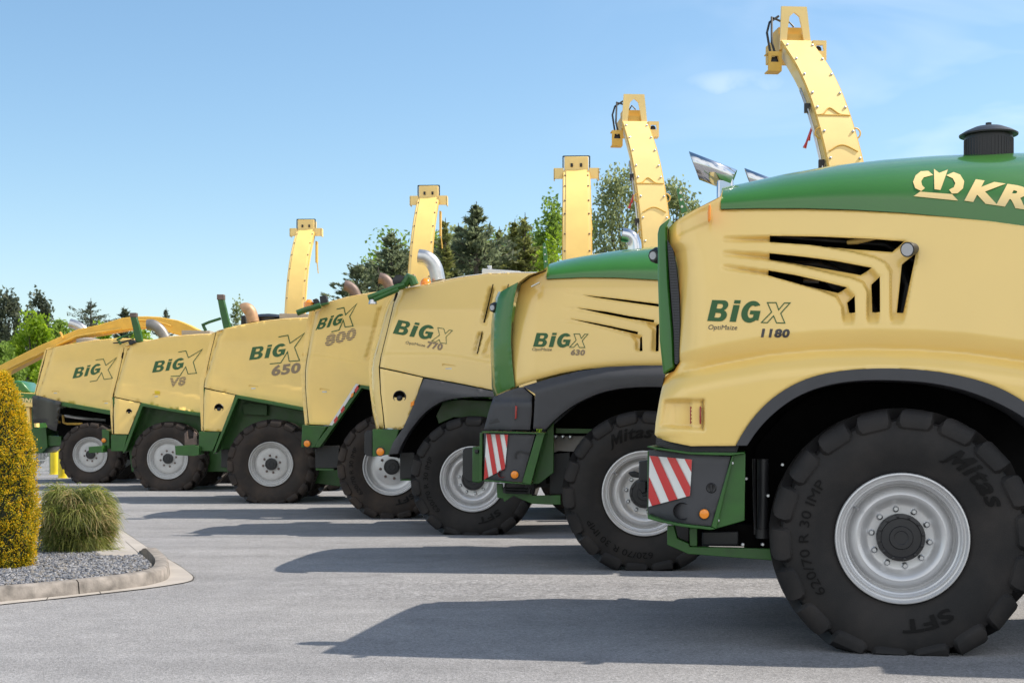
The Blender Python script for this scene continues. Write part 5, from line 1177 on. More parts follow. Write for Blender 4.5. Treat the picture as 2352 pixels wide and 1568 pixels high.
# ------------------------------------------------------------------ ground
def asphalt():
    m = bpy.data.materials.new('asphalt'); m.use_nodes = True; t = m.node_tree; b = t.nodes['Principled BSDF']; b.inputs['Roughness'].default_value = .85; b.inputs['Specular IOR Level'].default_value = .3
    c = t.nodes.new('ShaderNodeTexCoord')
    def noise(s, d=4, r=.6):
        n = t.nodes.new('ShaderNodeTexNoise'); n.inputs['Scale'].default_value = s; n.inputs['Detail'].default_value = d; n.inputs['Roughness'].default_value = r; t.links.new(c.outputs['Object'], n.inputs['Vector']); return n
    def mix(kind, fac, a, bcol):
        x = t.nodes.new('ShaderNodeMixRGB'); x.blend_type = kind
        for k, v in ((0, fac), (1, a), (2, bcol)):
            if hasattr(v, 'is_linked') or hasattr(v, 'node'): t.links.new(v, x.inputs[k])
            else: x.inputs[k].default_value = v if k == 0 else (*v, 1)
        return x.outputs[0]
    def rng_(o, a, b_, c_, d_):
        r = t.nodes.new('ShaderNodeMapRange'); r.inputs[1].default_value = a; r.inputs[2].default_value = b_; r.inputs[3].default_value = c_; r.inputs[4].default_value = d_; t.links.new(o, r.inputs[0]); return r.outputs[0]
    big = noise(.35, 5); mid = noise(3.0, 6); vor = t.nodes.new('ShaderNodeTexVoronoi'); vor.inputs['Scale'].default_value = 85; t.links.new(c.outputs['Object'], vor.inputs['Vector'])
    fine = noise(160, 3, .8)
    base = mix('MIX', rng_(big.outputs['Fac'], .35, .65, 0, 1), (.220, .219, .226), (.255, .253, .259))
    base = mix('MULTIPLY', 1.0, base, rng_(mid.outputs['Fac'], .3, .7, .90, 1.10))
    base = mix('MULTIPLY', 1.0, base, rng_(fine.outputs['Fac'], .25, .75, .50, 1.50))
    sv = t.nodes.new('ShaderNodeSeparateColor'); t.links.new(vor.outputs['Color'], sv.inputs[0])
    base = mix('MULTIPLY', 1.0, base, rng_(sv.outputs[0], 0, 1, .72, 1.28))
    xyz = t.nodes.new('ShaderNodeSeparateXYZ'); t.links.new(c.outputs['Object'], xyz.inputs[0])
    def mth(op, p, q):
        m_ = t.nodes.new('ShaderNodeMath'); m_.operation = op
        for i, v in enumerate((p, q)):
            if isinstance(v, (int, float)): m_.inputs[i].default_value = v
            else: t.links.new(v, m_.inputs[i])
        return m_.outputs[0]
    wob = mth('ADD', xyz.outputs['Y'], mth('MULTIPLY', mth('SUBTRACT', mid.outputs['Fac'], .5), .9))
    band = mth('MULTIPLY', mth('MULTIPLY', rng_(wob, 11.55, 11.75, 0, 1), rng_(wob, 13.7, 13.0, 0, 1)), rng_(xyz.outputs['X'], -2.6, -.8, 0, 1))
    vc = t.nodes.new('ShaderNodeTexVoronoi'); vc.inputs['Scale'].default_value = 34; t.links.new(c.outputs['Object'], vc.inputs['Vector'])
    sc2 = t.nodes.new('ShaderNodeSeparateColor'); t.links.new(vc.outputs['Color'], sc2.inputs[0])
    base = mix('MULTIPLY', band, base, rng_(sc2.outputs[0], 0, 1, .68, 1.30))
    st = noise(.9, 3, .5); base = mix('MULTIPLY', 1.0, base, rng_(st.outputs['Fac'], .62, .74, 1.0, .80))
    wv = t.nodes.new('ShaderNodeMapping'); wv.inputs['Scale'].default_value = (.10, 1.6, 1); wv.inputs['Rotation'].default_value = (0, 0, R(4)); t.links.new(c.outputs['Object'], wv.inputs[0])
    trk = t.nodes.new('ShaderNodeTexNoise'); trk.inputs['Scale'].default_value = 1.0; trk.inputs['Detail'].default_value = 5; t.links.new(wv.outputs[0], trk.inputs['Vector'])
    base = mix('MULTIPLY', 1.0, base, rng_(trk.outputs['Fac'], .35, .68, 1.07, .90))
    t.links.new(base, b.inputs['Base Color'])
    bp = t.nodes.new('ShaderNodeBump'); bp.inputs['Strength'].default_value = .55; bp.inputs['Distance'].default_value = .006
    ad = t.nodes.new('ShaderNodeMath'); ad.operation = 'ADD'; t.links.new(fine.outputs['Fac'], ad.inputs[0]); t.links.new(vor.outputs['Distance'], ad.inputs[1]); t.links.new(ad.outputs[0], bp.inputs['Height']); t.links.new(bp.outputs[0], b.inputs['Normal'])
    return m
ASPH = asphalt()
mb = MB(); mb.add([(-400, -40, 0), (400, -40, 0), (400, 900, 0), (-400, 900, 0)], [(0, 1, 2, 3)]); g = mb.build('asphalt_yard', ASPH); tag(g, kind='structure')
GRASSM = mat('far_grass', (.05, .085, .02), .9, var=.3, vscale=.8)
mb = MB(); mb.add([(-400, 62, .02), (400, 62, .02), (400, 880, .02), (-400, 880, .02)], [(0, 1, 2, 3)]); g = mb.build('grass_verge', GRASSM); tag(g, kind='structure')

# ------------------------------------------------------------------ planted island
CONC = mat('kerb_concrete', (.205, .185, .168), .85, var=.5, vscale=8, bump=.35, bscale=70)
CONC2 = mat('gutter_concrete', (.36, .33, .30), .85, var=.12, vscale=3, bump=.2, bscale=60)
kin = [(-500,1450),(0,1398),(300,1378),(560,1350),(800,1320),(930,1290),(957,1272),(882,1209)]       # gravel edge
kbase = [(-500,1570),(0,1505),(300,1480),(600,1447),(900,1410),(1000,1385),(1055,1362)]
gout = [(-500,1590),(0,1522),(300,1492),(600,1458),(900,1424),(1080,1398),(1185,1378),(1204,1358),(1190,1335),(1100,1270),(950,1190),(840,1115),(740,1050),(640,985),(540,920)]
KB = [ground('I', p) for p in kbase]
KH = .125
# kerb ring: base line -> back along the right side
right = [ground('I', p) for p in ((1062,1310),(1020,1262),(945,1197))]
base_line = smooth_poly([(p.x, p.y) for p in KB+right], 2, closed=False)
def offset_line(P, d):
    Q = []
    for i in range(len(P)):
        a = np.array(P[max(i-1, 0)]); b = np.array(P[min(i+1, len(P)-1)]); t = (b-a)/np.linalg.norm(b-a); Q.append((P[i][0]-t[1]*d, P[i][1]+t[0]*d))
    return Q
inner = offset_line(base_line, .14); topo = offset_line(base_line, .022)
n = len(base_line)
cum = np.concatenate([[0], np.cumsum([math.dist(base_line[i], base_line[i+1]) for i in range(n-1)])])
x0 = [ground('I', (575, 1450)).x, ground('I', (965, 1395)).x]
cuts = [0]+[int(np.argmin([abs(p[0]-q)+(0 if p[1] < 12 else 9) for p in base_line])) for q in x0]+[n-1]
kn = 0
for ci in range(len(cuts)-1):
    i0, i1 = cuts[ci], cuts[ci+1]; vs = []; fs = []
    seg = list(range(i0, i1+1))
    sh = .012 if ci else 0
    for j, i in enumerate(seg):
        f = 0
        if i0 != 0 and j == 0: f = sh/max(1e-3, cum[min(i+1, n-1)]-cum[i])
        P = lambda A: tuple(np.array(A[i])*(1-f)+np.array(A[min(i+1, n-1)])*f)
        hh = KH*(1-.72*sstep(cum[-1]-.75, cum[-1], cum[i]))
        b, t, q = P(base_line), P(topo), P(inner)
        m_ = (b[0]*.3+t[0]*.7, b[1]*.3+t[1]*.7)
        vs += [(b[0], b[1], 0), (m_[0], m_[1], hh*.84), (t[0]*.85+q[0]*.15, t[1]*.85+q[1]*.15, hh), (q[0], q[1], hh-.004), (q[0], q[1], 0)]
    for j in range(len(seg)-1):
        for q in range(4): fs.append((j*5+q, j*5+5+q, j*5+6+q, j*5+1+q))
    fs += [(0, 1, 2, 3, 4), tuple(len(vs)-5+q for q in (4, 3, 2, 1, 0))]
    mb = MB(); mb.add(vs, fs); o = mb.build('kerb_stone', CONC, smooth=60); tag(o, ['long weathered concrete kerb stone at the left edge, below the yellow-green column shrub', 'middle concrete kerb stone with stained face, between the two dark joints', 'short curved kerb stone ending the planted island at its right tip'][ci], 'kerb', 'kerb stones round the planted island')
gl = smooth_poly([tuple(ground('I', p).xy) for p in gout], 2, closed=False); far = [tuple(ground('I', p).xy) for p in ((250,870),(-500,1000))]
V, Fc = mesh2d(gl+far, sp=.5); mb = MB(); mb.add([(a, b, .008) for a, b in V], [tuple(int(i) for i in f) for f in Fc]); g = mb.build('pale_paving', CONC2); tag(g, kind='structure')
mb = MB(); dk = []
for q0, q1 in (((300,1478),(290,1494)),((620,1444),(628,1457)),((780,1130),(860,1200)),((860,1195),(945,1190))):
    a, b = ground('I', q0), ground('I', q1); d = (b-a).normalized(); nn = Vector((-d.y, d.x, 0))*.004; mb.add([tuple(a-nn)[:2]+(.0095,), tuple(b-nn)[:2]+(.0095,), tuple(b+nn)[:2]+(.0095,), tuple(a+nn)[:2]+(.0095,)], [(0, 1, 2, 3)])
e_ = gl[10:]
for i in range(len(e_)-1):
    a, b = Vector((*e_[i], .006)), Vector((*e_[i+1], .006)); d = (b-a).normalized(); nn = Vector((-d.y, d.x, 0))*random.uniform(.008, .016); mb.add([a-nn, b-nn, b+nn, a+nn], [(0, 1, 2, 3)])
g = mb.build('paving_joint', mat('joint_dirt', (.05, .045, .04), .9)); tag(g, kind='structure')
# soil under the gravel
gin = [tuple(ground('I', p, .10).xy) for p in kin]+[tuple(ground('I', p, .10).xy) for p in ((760,1212),(640,1212),(560,1160),(300,1120),(-500,1150))]
V, Fc = mesh2d(gin, sp=.2); mb = MB(); mb.add([(a, b, .082) for a, b in V], [tuple(int(i) for i in f) for f in Fc]); g = mb.build('planting_soil', mat('grey_soil', (.10, .10, .11), .9)); tag(g, kind='structure')
# gravel
def ico():
    import bmesh
    bm = bmesh.new(); bmesh.ops.create_icosphere(bm, subdivisions=1, radius=1); V = np.array([v.co[:] for v in bm.verts]); F = [tuple(v.index for v in f.verts) for f in bm.faces]; bm.free(); return V, F
IV, IF = ico()
GA = np.array(gin); gx0, gy0 = GA.min(0); gx1, gy1 = GA.max(0); gx0 = max(gx0, -6.2)
NG = 15000; X = rng.uniform(gx0, gx1, NG*3); Y = rng.uniform(gy0, min(gy1, 15.5), NG*3); k = inside([gin], X, Y) & (pdist(gin, X, Y) > .012); X, Y = X[k][:NG], Y[k][:NG]
VV = []; FF = []; MI = []
for i in range(len(X)):
    s = rng.uniform(.007, .017); sc = s*np.array([rng.uniform(.8, 1.5), rng.uniform(.7, 1.2), rng.uniform(.55, .9)])
    P = IV*(1+rng.uniform(-.28, .28, (len(IV), 1)))*sc; a = rng.uniform(0, 6.28); c_, s_ = math.cos(a), math.sin(a); P = np.stack([P[:, 0]*c_-P[:, 1]*s_, P[:, 0]*s_+P[:, 1]*c_, P[:, 2]], 1)
    b = rng.uniform(-.4, .4); P = np.stack([P[:, 0], P[:, 1]*math.cos(b)-P[:, 2]*math.sin(b), P[:, 1]*math.sin(b)+P[:, 2]*math.cos(b)], 1)
    o = len(VV); VV += [tuple(q) for q in P+np.array([X[i], Y[i], .088+rng.uniform(0, .014)])]; FF += [tuple(j+o for j in f) for f in IF]; MI += [int(rng.integers(0, 4))]*len(IF)
mb = MB(); mb.v, mb.f, mb.m = VV, FF, MI
g = mb.build('gravel', [mat('gravel_grey', (.15, .16, .185), .7), mat('gravel_blue', (.10, .11, .135), .7), mat('gravel_pale', (.27, .27, .285), .7), mat('gravel_warm', (.18, .168, .155), .7)]); tag(g, 'blue-grey gravel spread inside the kerb around the shrubs', 'gravel', kind='stuff')

# ------------------------------------------------------------------ foliage
def leafmat(name, col, col2=None, tr=.35, rough=.55, scale=3.0):
    m = bpy.data.materials.new(name); m.use_nodes = True; t = m.node_tree; b = t.nodes['Principled BSDF']; b.inputs['Roughness'].default_value = rough; b.inputs['Specular IOR Level'].default_value = .35
    if col2:
        gi = t.nodes.new('ShaderNodeTexCoord'); n = t.nodes.new('ShaderNodeTexNoise'); n.inputs['Scale'].default_value = scale; n.inputs['Detail'].default_value = 4; t.links.new(gi.outputs['Object'], n.inputs['Vector'])
        r = t.nodes.new('ShaderNodeMapRange'); r.inputs[1].default_value = .38; r.inputs[2].default_value = .62; t.links.new(n.outputs['Fac'], r.inputs[0])
        x = t.nodes.new('ShaderNodeMixRGB'); x.inputs[1].default_value = (*col, 1); x.inputs[2].default_value = (*col2, 1); t.links.new(r.outputs[0], x.inputs[0]); t.links.new(x.outputs[0], b.inputs['Base Color']); src = x.outputs[0]
    else: b.inputs['Base Color'].default_value = (*col, 1); src = None
    tl = t.nodes.new('ShaderNodeBsdfTranslucent'); tl.inputs[0].default_value = (*[min(1, c*2.0) for c in col], 1)
    if src:
        y2 = t.nodes.new('ShaderNodeMixRGB'); y2.blend_type = 'ADD'; y2.inputs[0].default_value = .8; t.links.new(src, y2.inputs[1]); t.links.new(src, y2.inputs[2]); t.links.new(y2.outputs[0], tl.inputs[0])
    mx = t.nodes.new('ShaderNodeMixShader'); mx.inputs[0].default_value = tr; o = t.nodes['Material Output']; t.links.new(b.outputs[0], mx.inputs[1]); t.links.new(tl.outputs[0], mx.inputs[2]); t.links.new(mx.outputs[0], o.inputs[0]); return m
def quads(C, D, S, W_, name, mts, parent, mi=None, up=None):
    """leaf blades: centre, long direction, length, width (arrays) -> one mesh of kite-shaped faces"""
    n = len(C); A = rng.normal(size=(n, 3)) if up is None else up; side = np.cross(D, A); side /= np.linalg.norm(side, axis=1)[:, None]+1e-9
    V = np.empty((n, 4, 3)); V[:, 0] = C-D*S[:, None]*.5; V[:, 2] = C+D*S[:, None]*.5; V[:, 1] = C+side*W_[:, None]*.5; V[:, 3] = C-side*W_[:, None]*.5
    me = bpy.data.meshes.new(name); me.from_pydata(V.reshape(-1, 3), [], np.arange(n*4).reshape(n, 4).tolist())
    ms = mts if isinstance(mts, list) else [mts]
    for m in ms: me.materials.append(m)
    if mi is not None: me.polygons.foreach_set('material_index', mi.astype(np.int32))
    me.update(); return link(name, me, parent)
BARK = mat('grey_bark', (.09, .075, .06), .9, var=.3, vscale=6)
L_SPR = leafmat('spruce_needles', (.10, .125, .075), (.15, .175, .09), .55); L_SPR2 = leafmat('olive_spruce_needles', (.13, .15, .045), (.20, .21, .065), .45)
L_BIR = leafmat('birch_leaves', (.17, .20, .09), (.25, .28, .13), .55); L_BRI = leafmat('bright_spring_leaves', (.17, .27, .012), (.26, .36, .025), .45); L_PIN = leafmat('dark_pine_needles', (.065, .085, .06), (.11, .125, .075), .4)
L_MID = leafmat('mid_green_leaves', (.13, .20, .035), (.20, .29, .05), .5)
def unit(n):
    a = rng.normal(size=(n, 3)); return a/np.linalg.norm(a, axis=1)[:, None]
def broadleaf(name, base, h, w, leaf, label, cat='tree', group='trees behind the machines', nl=6000, ls=.20, trunk=.25, droop=0.0, cl=46, low=.12):
    r = empty(name, base); tag(r, label, cat, group)
    C = []; tips = []
    for i in range(cl):
        z = h*(low+(1-low)*rng.uniform(0, 1)**.85); rel = (z/h-low)/(1-low); env = w/2*math.sqrt(max(.03, 1-(2*rel-.9)**2*.80))*(1 if rel < .8 else .9); a = rng.uniform(0, 6.28); q = env*math.sqrt(rng.uniform(.05, 1)); tips.append((q*math.cos(a), q*math.sin(a)*.8, z, rng.uniform(.55, 1.25)))
    per = nl//cl; S = []
    for x, y, z, s in tips:
        p = unit(per)*(rng.uniform(0, 1, (per, 1))**.45)*np.array([.13*w+.12, .13*w+.12, .085*h+.1])*s+np.array([x, y, z])
        if droop: p[:, 2] -= droop*rng.uniform(0, 1, per)**2
        C.append(p)
    C = np.concatenate(C); n = len(C); D = unit(n); D[:, 2] -= .3+droop*1.5; D /= np.linalg.norm(D, axis=1)[:, None]
    quads(C, D, ls*rng.uniform(.7, 1.4, n), ls*.6*rng.uniform(.7, 1.3, n), 'crown', leaf, r)
    mb = MB(); mb.tube([(0, 0, 0), (.02*w, 0, h*.3), (-.01*w, .02, h*.6), (0, 0, h*.88)], [trunk*.5, trunk*.4, trunk*.25, trunk*.05], 8)
    for x, y, z, s in tips[::2]:
        z0 = z*rng.uniform(.45, .75); mb.tube([(0, 0, z0), (x*.5, y*.5, z0+(z-z0)*.6), (x, y, z)], [trunk*.16, trunk*.1, trunk*.03], 5, cap=False)
    mb.build('trunk', BARK, r, smooth=50); return r
def conifer(name, base, h, w, leaf, label, group='trees behind the machines', nl=9000, ls=.30, spire=.16, low=.04, ragged=.3, thin=1.0):
    r = empty(name, base); tag(r, label, 'conifer', group); mb = MB(); mb.tube([(0, 0, 0), (0, 0, h*.6), (.02, 0, h)], [.02*h+.03, .012*h+.02, .012], 8)
    C = []; D = []; wts = []; nb = int(h*16)
    for i in range(nb):
        f = rng.uniform(0, 1)**.85; z = h*(low+(1-low-.02)*f); top = f > 1-spire
        rad = w/2*(1.05*(1-f)**.9*(1-spire*.45)+.025)*(1 if not top else .75)*rng.uniform(1-ragged, 1+ragged*.6); a = rng.uniform(0, 6.28)
        L_ = rad*rng.choice([.6, .85, 1.0, 1.15]); up = .35*L_ if f > .6 else -.12*L_
        e = np.array([math.cos(a)*L_, math.sin(a)*L_, z+up+.12*L_*rng.normal()]); wts.append((np.array([0, 0, z]), e, L_, f))
    tot = sum(q[2]+.2 for q in wts)
    for s0, e, L_, f in wts:
        n = max(8, int(nl*(L_+.2)/tot)); t = rng.uniform(.12, 1.02, n); d = (e-s0)/np.linalg.norm(e-s0); lat = np.cross(d, (0, 0, 1)); lat /= np.linalg.norm(lat)+1e-9; spread = (.34*L_*(1.05-t)+.06)*thin
        p = s0+(e-s0)*t[:, None]+lat*(rng.normal(size=n)*spread*.7)[:, None]; p[:, 2] += -.16*np.abs(rng.normal(size=n))*(.3+L_*.3); C.append(p)
        dd = d*1.0+lat*rng.uniform(-.8, .8, (n, 1))+rng.normal(size=(n, 3))*.35; dd[:, 2] += .1 if f > .6 else -.2; D.append(dd/np.linalg.norm(dd, axis=1)[:, None])
        if L_ > .25: mb.tube([tuple(s0), tuple(e)], [.012+.012*L_, .006], 4, cap=False)
    C = np.concatenate(C); D = np.concatenate(D); n = len(C)
    quads(C, D, ls*rng.uniform(.6, 1.5, n), ls*.34*rng.uniform(.7, 1.3, n), 'crown', leaf, r); mb.build('trunk', BARK, r, smooth=50); return r
def tree_at(px_, top, wpx, D):
    X = (px_-CX)*D/FPX; return Vector((X, D, 0)), CH-(top-HY)*D/FPX, wpx*D/FPX
def put(kind, px_, top, wpx, D, leaf, label, **kw):
    b, h, w = tree_at(px_, top, wpx, D)
    if kind == 'c': w *= 2.7; kw['nl'] = int(kw.get('nl', 5000)*.95); kw.setdefault('low', .34)
    return (conifer('conifer' , b, h, w, leaf, label, **kw) if kind == 'c' else broadleaf('broadleaf_tree', b, h, w, leaf, label, **kw))
put('c', 820, 602, 150, 62, L_SPR, 'low dark spruce left of the brown exhaust pipes', nl=7560)
put('c', 868, 612, 60, 60, L_SPR, 'slim dark spruce directly behind the brown exhaust pipes', nl=4320)
put('c', 898, 528, 170, 64, L_SPR, 'dark spruce left of the leaning chute in the middle', nl=10800)
put('c', 978, 512, 120, 70, L_SPR2, 'olive spruce half hidden by the leaning middle chute', nl=7200)
put('c', 1022, 500, 70, 60, L_SPR2, 'thin bare-topped spruce right of the middle chute', nl=4680, spire=.4, ragged=.5)
put('c', 1052, 512, 90, 66, L_SPR, 'narrow spruce beside the tallest spruce', nl=5760, spire=.3)
put('c', 1093, 462, 190, 62, L_SPR, 'tallest dark spruce with a long bare leader', nl=13500, spire=.22)
put('c', 1146, 520, 110, 66, L_SPR2, 'spruce just right of the tallest spruce', nl=6480, spire=.3)
put('c', 1182, 502, 130, 68, L_SPR2, 'light olive spruce above the aluminium roof box', nl=8280, spire=.26)
put('c', 1205, 488, 140, 64, L_SPR2, 'olive spruce with forked tips left of the bright green tree', nl=9360, spire=.24)
put('b', 1000, 560, 160, 74, L_MID, 'green broadleaf tree behind the fat grey exhaust pipe', nl=5000, ls=.22)
put('b', 1190, 545, 190, 76, L_BIR, 'pale broadleaf tree behind the olive spruces', nl=6000, ls=.22)
put('b', 930, 560, 330, 82, L_MID, 'wide green tree far behind the leaning middle chute', nl=9000, ls=.26, cl=70)
put('b', 1065, 545, 360, 84, L_BIR, 'wide grey-green tree far behind the tallest spruce', nl=9000, ls=.26, cl=70)
put('b', 1175, 535, 330, 86, L_MID, 'wide green tree far behind the forked spruces', nl=9000, ls=.26, cl=70)
put('b', 1262, 482, 120, 72, L_MID, 'mid green tree behind the bright green tree, left of the straight chute', nl=5000, ls=.22)
put('b', 1262, 548, 120, 58, L_BRI, 'bright spring green tree left of the straight chute', nl=5000, ls=.17, low=.02)
put('b', 1430, 402, 240, 66, L_BIR, 'big grey-green birch between the two nearest tall chutes', nl=15000, ls=.18, droop=.5, cl=150, low=.05)
put('b', 1548, 425, 190, 70, L_BIR, 'grey-green birch behind the second nearest chute', nl=10000, ls=.2, droop=.5, cl=90, low=.05)
put('b', 1330, 470, 130, 74, L_MID, 'mid green tree directly behind the straight chute', nl=5000, ls=.2)
put('b', 1668, 520, 150, 72, L_BIR, 'birch hidden behind the nearest harvester hood', nl=2500, ls=.22)
put('b', 545, 706, 60, 90, L_BIR, 'small pale tree between the ladder post and the tan exhaust', nl=1600, ls=.2)
put('b', 18, 682, 95, 85, L_PIN, 'dark pine at the left edge of the photo', nl=5200, ls=.26, droop=.3)
put('b', 88, 676, 85, 88, L_PIN, 'tall dark pine second from the left edge', nl=5200, ls=.26, droop=.3)
put('c', 208, 684, 120, 84, L_PIN, 'dark conifer above the lowered chute', nl=7560, ls=.2, thin=1.3)
put('c', 284, 702, 80, 90, L_PIN, 'small dark conifer tip above the middle of the lowered chute', nl=4680, ls=.34)
put('c', 381, 706, 62, 92, L_PIN, 'small dark conifer tip right of the green ladder post', nl=3960, ls=.2)
put('b', 70, 735, 130, 70, L_BRI, 'bright green tree below the dark pines at left', nl=6500, ls=.2, low=.02)
put('b', 148, 748, 130, 74, L_MID, 'green tree behind the light exhaust tip at left', nl=5500, ls=.2, low=.02)
put('b', 235, 752, 120, 76, L_BRI, 'bright green tree behind the middle of the lowered chute', nl=4500, ls=.2, low=.02)
put('b', 320, 768, 130, 72, L_BRI, 'bright green tree behind the grey bent exhaust', nl=4200, ls=.2, low=.02)
put('b', 10, 800, 120, 62, L_MID, 'low green tree behind the yellow column shrub', nl=4500, ls=.17, low=.0)
put('b', 420, 790, 140, 80, L_MID, 'low tree behind the second farthest harvester', nl=2500, ls=.22, low=.0)
# hedge mass far behind, closes the horizon
n = 14000; X = rng.uniform(-60, 45, n); C = np.stack([X, 78+rng.uniform(0, 6, n), rng.uniform(0, 1, n)**.7*(3.2+.8*np.sin(X*.7)+.6*np.sin(X*1.9))], 1)
g = quads(C, unit(n), rng.uniform(.3, .6, n), rng.uniform(.2, .4, n), 'far_hedge', L_MID, None); tag(g, 'dense dark green hedge far behind the row of harvesters', 'hedge', kind='stuff')

# columnar yew with golden tips
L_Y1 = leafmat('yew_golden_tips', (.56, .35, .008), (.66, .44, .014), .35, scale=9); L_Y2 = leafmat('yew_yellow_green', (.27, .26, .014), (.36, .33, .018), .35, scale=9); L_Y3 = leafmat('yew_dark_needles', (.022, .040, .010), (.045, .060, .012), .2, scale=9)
yb = ground('O', (-12, 1306), .09); yD = yb.y; yr_ = (86+12)*.78*yD/FPX; yt = CH-(856-HY)*yD/FPX
r = empty('columnar_yew', (yb.x, yb.y+yr_*.6, .09)); tag(r, 'tall column shrub with golden yellow tips at the left edge', 'shrub')
H = yt-.09
def yprof(f): return yr_*np.interp(f, [0, .06, .2, .45, .62, .80, .92, 1.0], [.80, .93, 1.0, .97, .88, .62, .36, .10])
n = 5600; f = rng.uniform(0, 1, n)**.95; a = rng.uniform(0, 6.28, n); lump = 1+.05*np.sin(a*5+f*22)+.05*np.sin(a*9-f*31)
rad = yprof(f)*lump*rng.uniform(.90, 1.03, n); T_ = np.stack([rad*np.cos(a), rad*np.sin(a), f*H], 1)
out = np.stack([np.cos(a), np.sin(a), np.full(n, .55)], 1); out /= np.linalg.norm(out, axis=1)[:, None]
C, D, MI = [], [], []
K = 14
for j in range(K):
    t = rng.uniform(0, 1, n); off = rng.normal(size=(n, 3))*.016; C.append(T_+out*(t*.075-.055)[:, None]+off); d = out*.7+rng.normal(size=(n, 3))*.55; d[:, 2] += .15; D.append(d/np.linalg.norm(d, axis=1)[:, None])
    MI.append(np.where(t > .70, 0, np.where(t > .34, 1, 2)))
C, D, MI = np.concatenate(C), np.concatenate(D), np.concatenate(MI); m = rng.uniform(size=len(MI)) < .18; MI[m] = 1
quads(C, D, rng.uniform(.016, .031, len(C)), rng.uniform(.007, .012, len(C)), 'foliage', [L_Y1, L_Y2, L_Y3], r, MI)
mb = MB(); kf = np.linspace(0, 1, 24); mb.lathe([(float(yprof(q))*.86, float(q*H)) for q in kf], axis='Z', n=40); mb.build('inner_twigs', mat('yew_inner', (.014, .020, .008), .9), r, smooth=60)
# drooping thread-leaf shrub
L_T = [leafmat('thread_green', (.17, .205, .038), (.25, .265, .065), .35, scale=7), leafmat('thread_dark', (.05, .075, .016), (.09, .11, .025), .25, scale=7), leafmat('thread_straw', (.36, .28, .12), (.42, .34, .16), .35, scale=7)]
sb = ground('O', (160, 1268), .09); sD = sb.y; k_ = sD/FPX
r = empty('threadleaf_shrub', (sb.x, sb.y+.25, .09)); tag(r, 'mop-like drooping green shrub on gravel beside the column shrub', 'shrub')
vs = []; fs = []; mi = []
SH = (1268-1106)*k_; SW = 93*k_
tufts = []
for i in range(90):
    zt = SH*rng.uniform(.04, .84); f_ = zt/SH; a = rng.uniform(0, 6.28); rr = SW*math.sqrt(max(.02, 1-(f_/1.0)**2.0))*(.66+.30*min(1, f_/.35))*rng.uniform(.55, .92); tufts.append((rr*math.cos(a), rr*math.sin(a), zt, a, rng.uniform(.6, 1.35), int(rng.choice([0, 0, 1, 2]))))
for i in range(13000):
    tx, ty, zt, a0, tl_, tm_ = tufts[i % 90]; a = a0+rng.normal()*.85
    p = np.array([tx, ty, zt])+rng.normal(size=3)*SW*.10; p[2] = max(.015, p[2]); L_ = SH*rng.uniform(.14, .34)*tl_
    if rng.uniform() < .03: L_ *= 1.6
    d = np.array([math.cos(a)+.25, math.sin(a), rng.uniform(-.1, .95)]); d /= np.linalg.norm(d); wd = rng.uniform(.003, .0065)
    side = np.cross(d, rng.normal(size=3)); side /= np.linalg.norm(side); o = len(vs); ns = 6; m = tm_ if rng.uniform() < .45 else int(rng.choice([0, 0, 0, 1, 1, 2]))
    for s in range(ns+1):
        w_ = wd*(1-.85*s/ns); vs += [tuple(p-side*w_), tuple(p+side*w_)]; p = p+d*L_/ns; d = d+np.array([.06*math.cos(a)+.03, .06*math.sin(a), -.40])+rng.normal(size=3)*.10; d /= np.linalg.norm(d)
        if p[2] < .01: p[2] = .01
    fs += [(o+2*s, o+2*s+1, o+2*s+3, o+2*s+2) for s in range(ns)]; mi += [m]*ns
mb = MB(); mb.v, mb.f, mb.m = vs, fs, mi; mb.build('foliage', L_T, r)
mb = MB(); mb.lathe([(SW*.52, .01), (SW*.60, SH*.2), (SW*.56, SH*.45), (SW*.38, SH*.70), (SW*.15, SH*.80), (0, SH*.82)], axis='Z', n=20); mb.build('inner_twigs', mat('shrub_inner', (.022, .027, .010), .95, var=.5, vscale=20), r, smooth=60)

# ------------------------------------------------------------------ things at the far left
BOL = mat('yellow_bollard_paint', (.72, .56, .015), .45, var=.06)
for p, top, lab in (((355,1268), 1.05, 'yellow bollard farther from the camera, partly behind the other bollard'), ((408,1292), .98, 'yellow bollard nearer the farthest harvester wheel')):
    b = ground('H', p); mb = MB(); mb.lathe([(.112, 0), (.112, top-.03), (.10, top), (0, top+.005)], axis='Z', n=24); mb.lathe([(.15, 0), (.15, .015), (.113, .02)], axis='Z', n=24); o = mb.build('bollard', BOL, smooth=40, loc=b); tag(o, lab, 'bollard', 'yellow bollards')
b0 = ground('H', (212,1262)); b1 = ground('H', (330,1262)); D_ = b0.y
r = empty('mesh_fence', b0); tag(r, 'low white wire mesh fence panel with green top rail beside the bollards', 'fence'); wd = (b1-b0).length*1.02; x_ = -.8
mb = MB(); FEN = mat('white_wire', (.62, .63, .62), .5)
for i in range(34): q = x_+(wd-x_)*i/33; mb.tube([(q, 0, .04), (q, 0, 1.05)], .009, 4)
for z in (.08, .38, .70, 1.02): mb.tube([(x_, .01, z), (wd, .01, z)], .011, 4)
mb.build('wire_mesh', FEN, r)
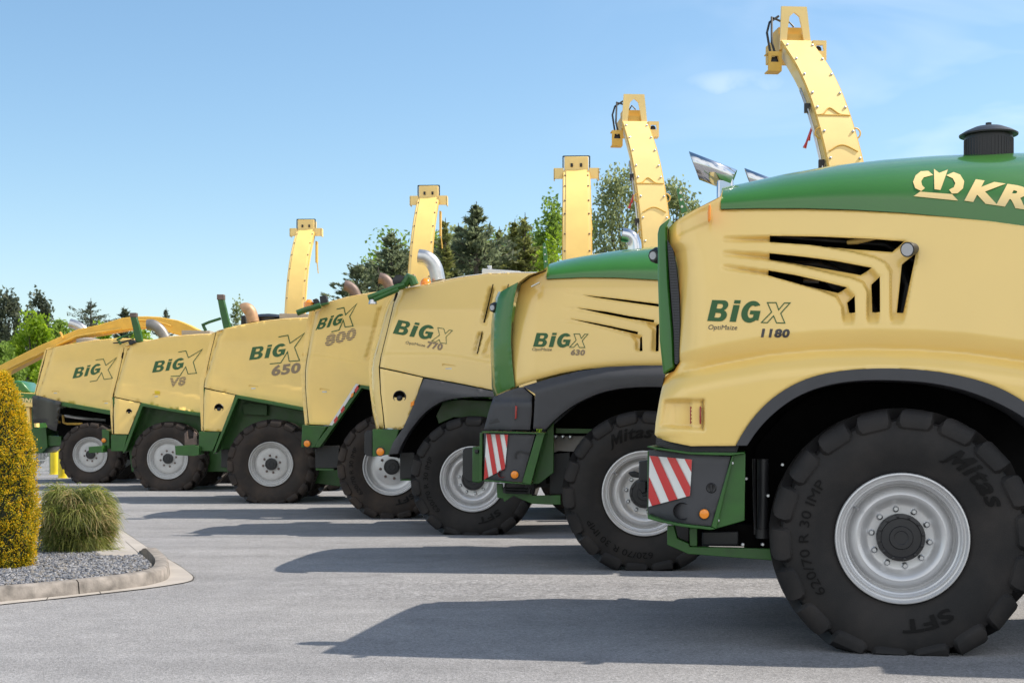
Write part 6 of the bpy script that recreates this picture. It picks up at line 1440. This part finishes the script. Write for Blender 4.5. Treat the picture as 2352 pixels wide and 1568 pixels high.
mb = MB(); mb.tube([(x_, -.02, 1.10), (wd, -.02, 1.10)], .05, 8); mb.tube([(x_+.1, 0, 0), (x_+.1, 0, 1.1)], .035, 8); mb.tube([(wd, 0, 0), (wd, 0, 1.1)], .035, 8); mb.build('rail', GREEN_D, r, smooth=40)
# green and yellow machine far behind the yew
D_ = 46.0; P = lambda pts: [((at('H', p, D_)-at('H', (150,1130), D_)).x, at('H', p, D_).z) for p in pts]
o_ = at('H', (150,1130), D_); r = empty('hay_machine', (o_.x, D_, 0)); tag(r, 'green and yellow farm machine seen behind the column shrub and the farthest harvester', 'farm machine')
mb = MB(); mb.plate(P([(60,650),(120,660),(185,735),(60,725)]), .3, 1.6); mb.build('engine_hood', GREEN, r, bevel=.05)
mb = MB(); mb.plate(P([(40,728),(225,738),(215,760),(210,830),(40,820)]), .2, 1.8); mb.build('side_panel', Y_NEW, r, bevel=.03)
mb = MB(); mb.plate(P([(40,730),(225,742),(215,800),(40,780)]), .17, .2); bd = mb.build('side_band', GREEN, r)
V, F_, asp = text2d('KRONE', .05); q = P([(40,790),(212,800),(48,762)]); mb = MB(); mb.add([(q[0][0]+a*(q[1][0]-q[0][0])+b*(q[2][0]-q[0][0]), .165, q[0][1]+a*(q[1][1]-q[0][1])+b*(q[2][1]-q[0][1])) for a, b in V], F_); mb.build('brand_lettering', TXT_Y, bd)
mb = MB(); mb.plate(P([(60,820),(200,830),(195,1130),(60,1130)]), .8, 1.6); mb.build('chassis', GREEN_D, r)
mb = MB(); mb.plate(P([(150,830),(170,830),(178,1000),(155,1010)]), .3, .5); mb.plate(P([(195,830),(212,830),(218,960),(205,960)]), .3, .6); mb.build('frame_post', Y_EDGE, r)
for x_ in (-2.0, .1):
    w = empty('wheel', (x_, .2, .55), 0, r); link('tyre', tyre_mesh(.55, .28, .54, .4, 0, 14, 48, True, TYRE), w); mb = MB(); mb.lathe([(q*.28/.409, y) for q, y in RIM_OLD], n=32, cap0=False); mb.build('rim', RIM_O, w, smooth=40)
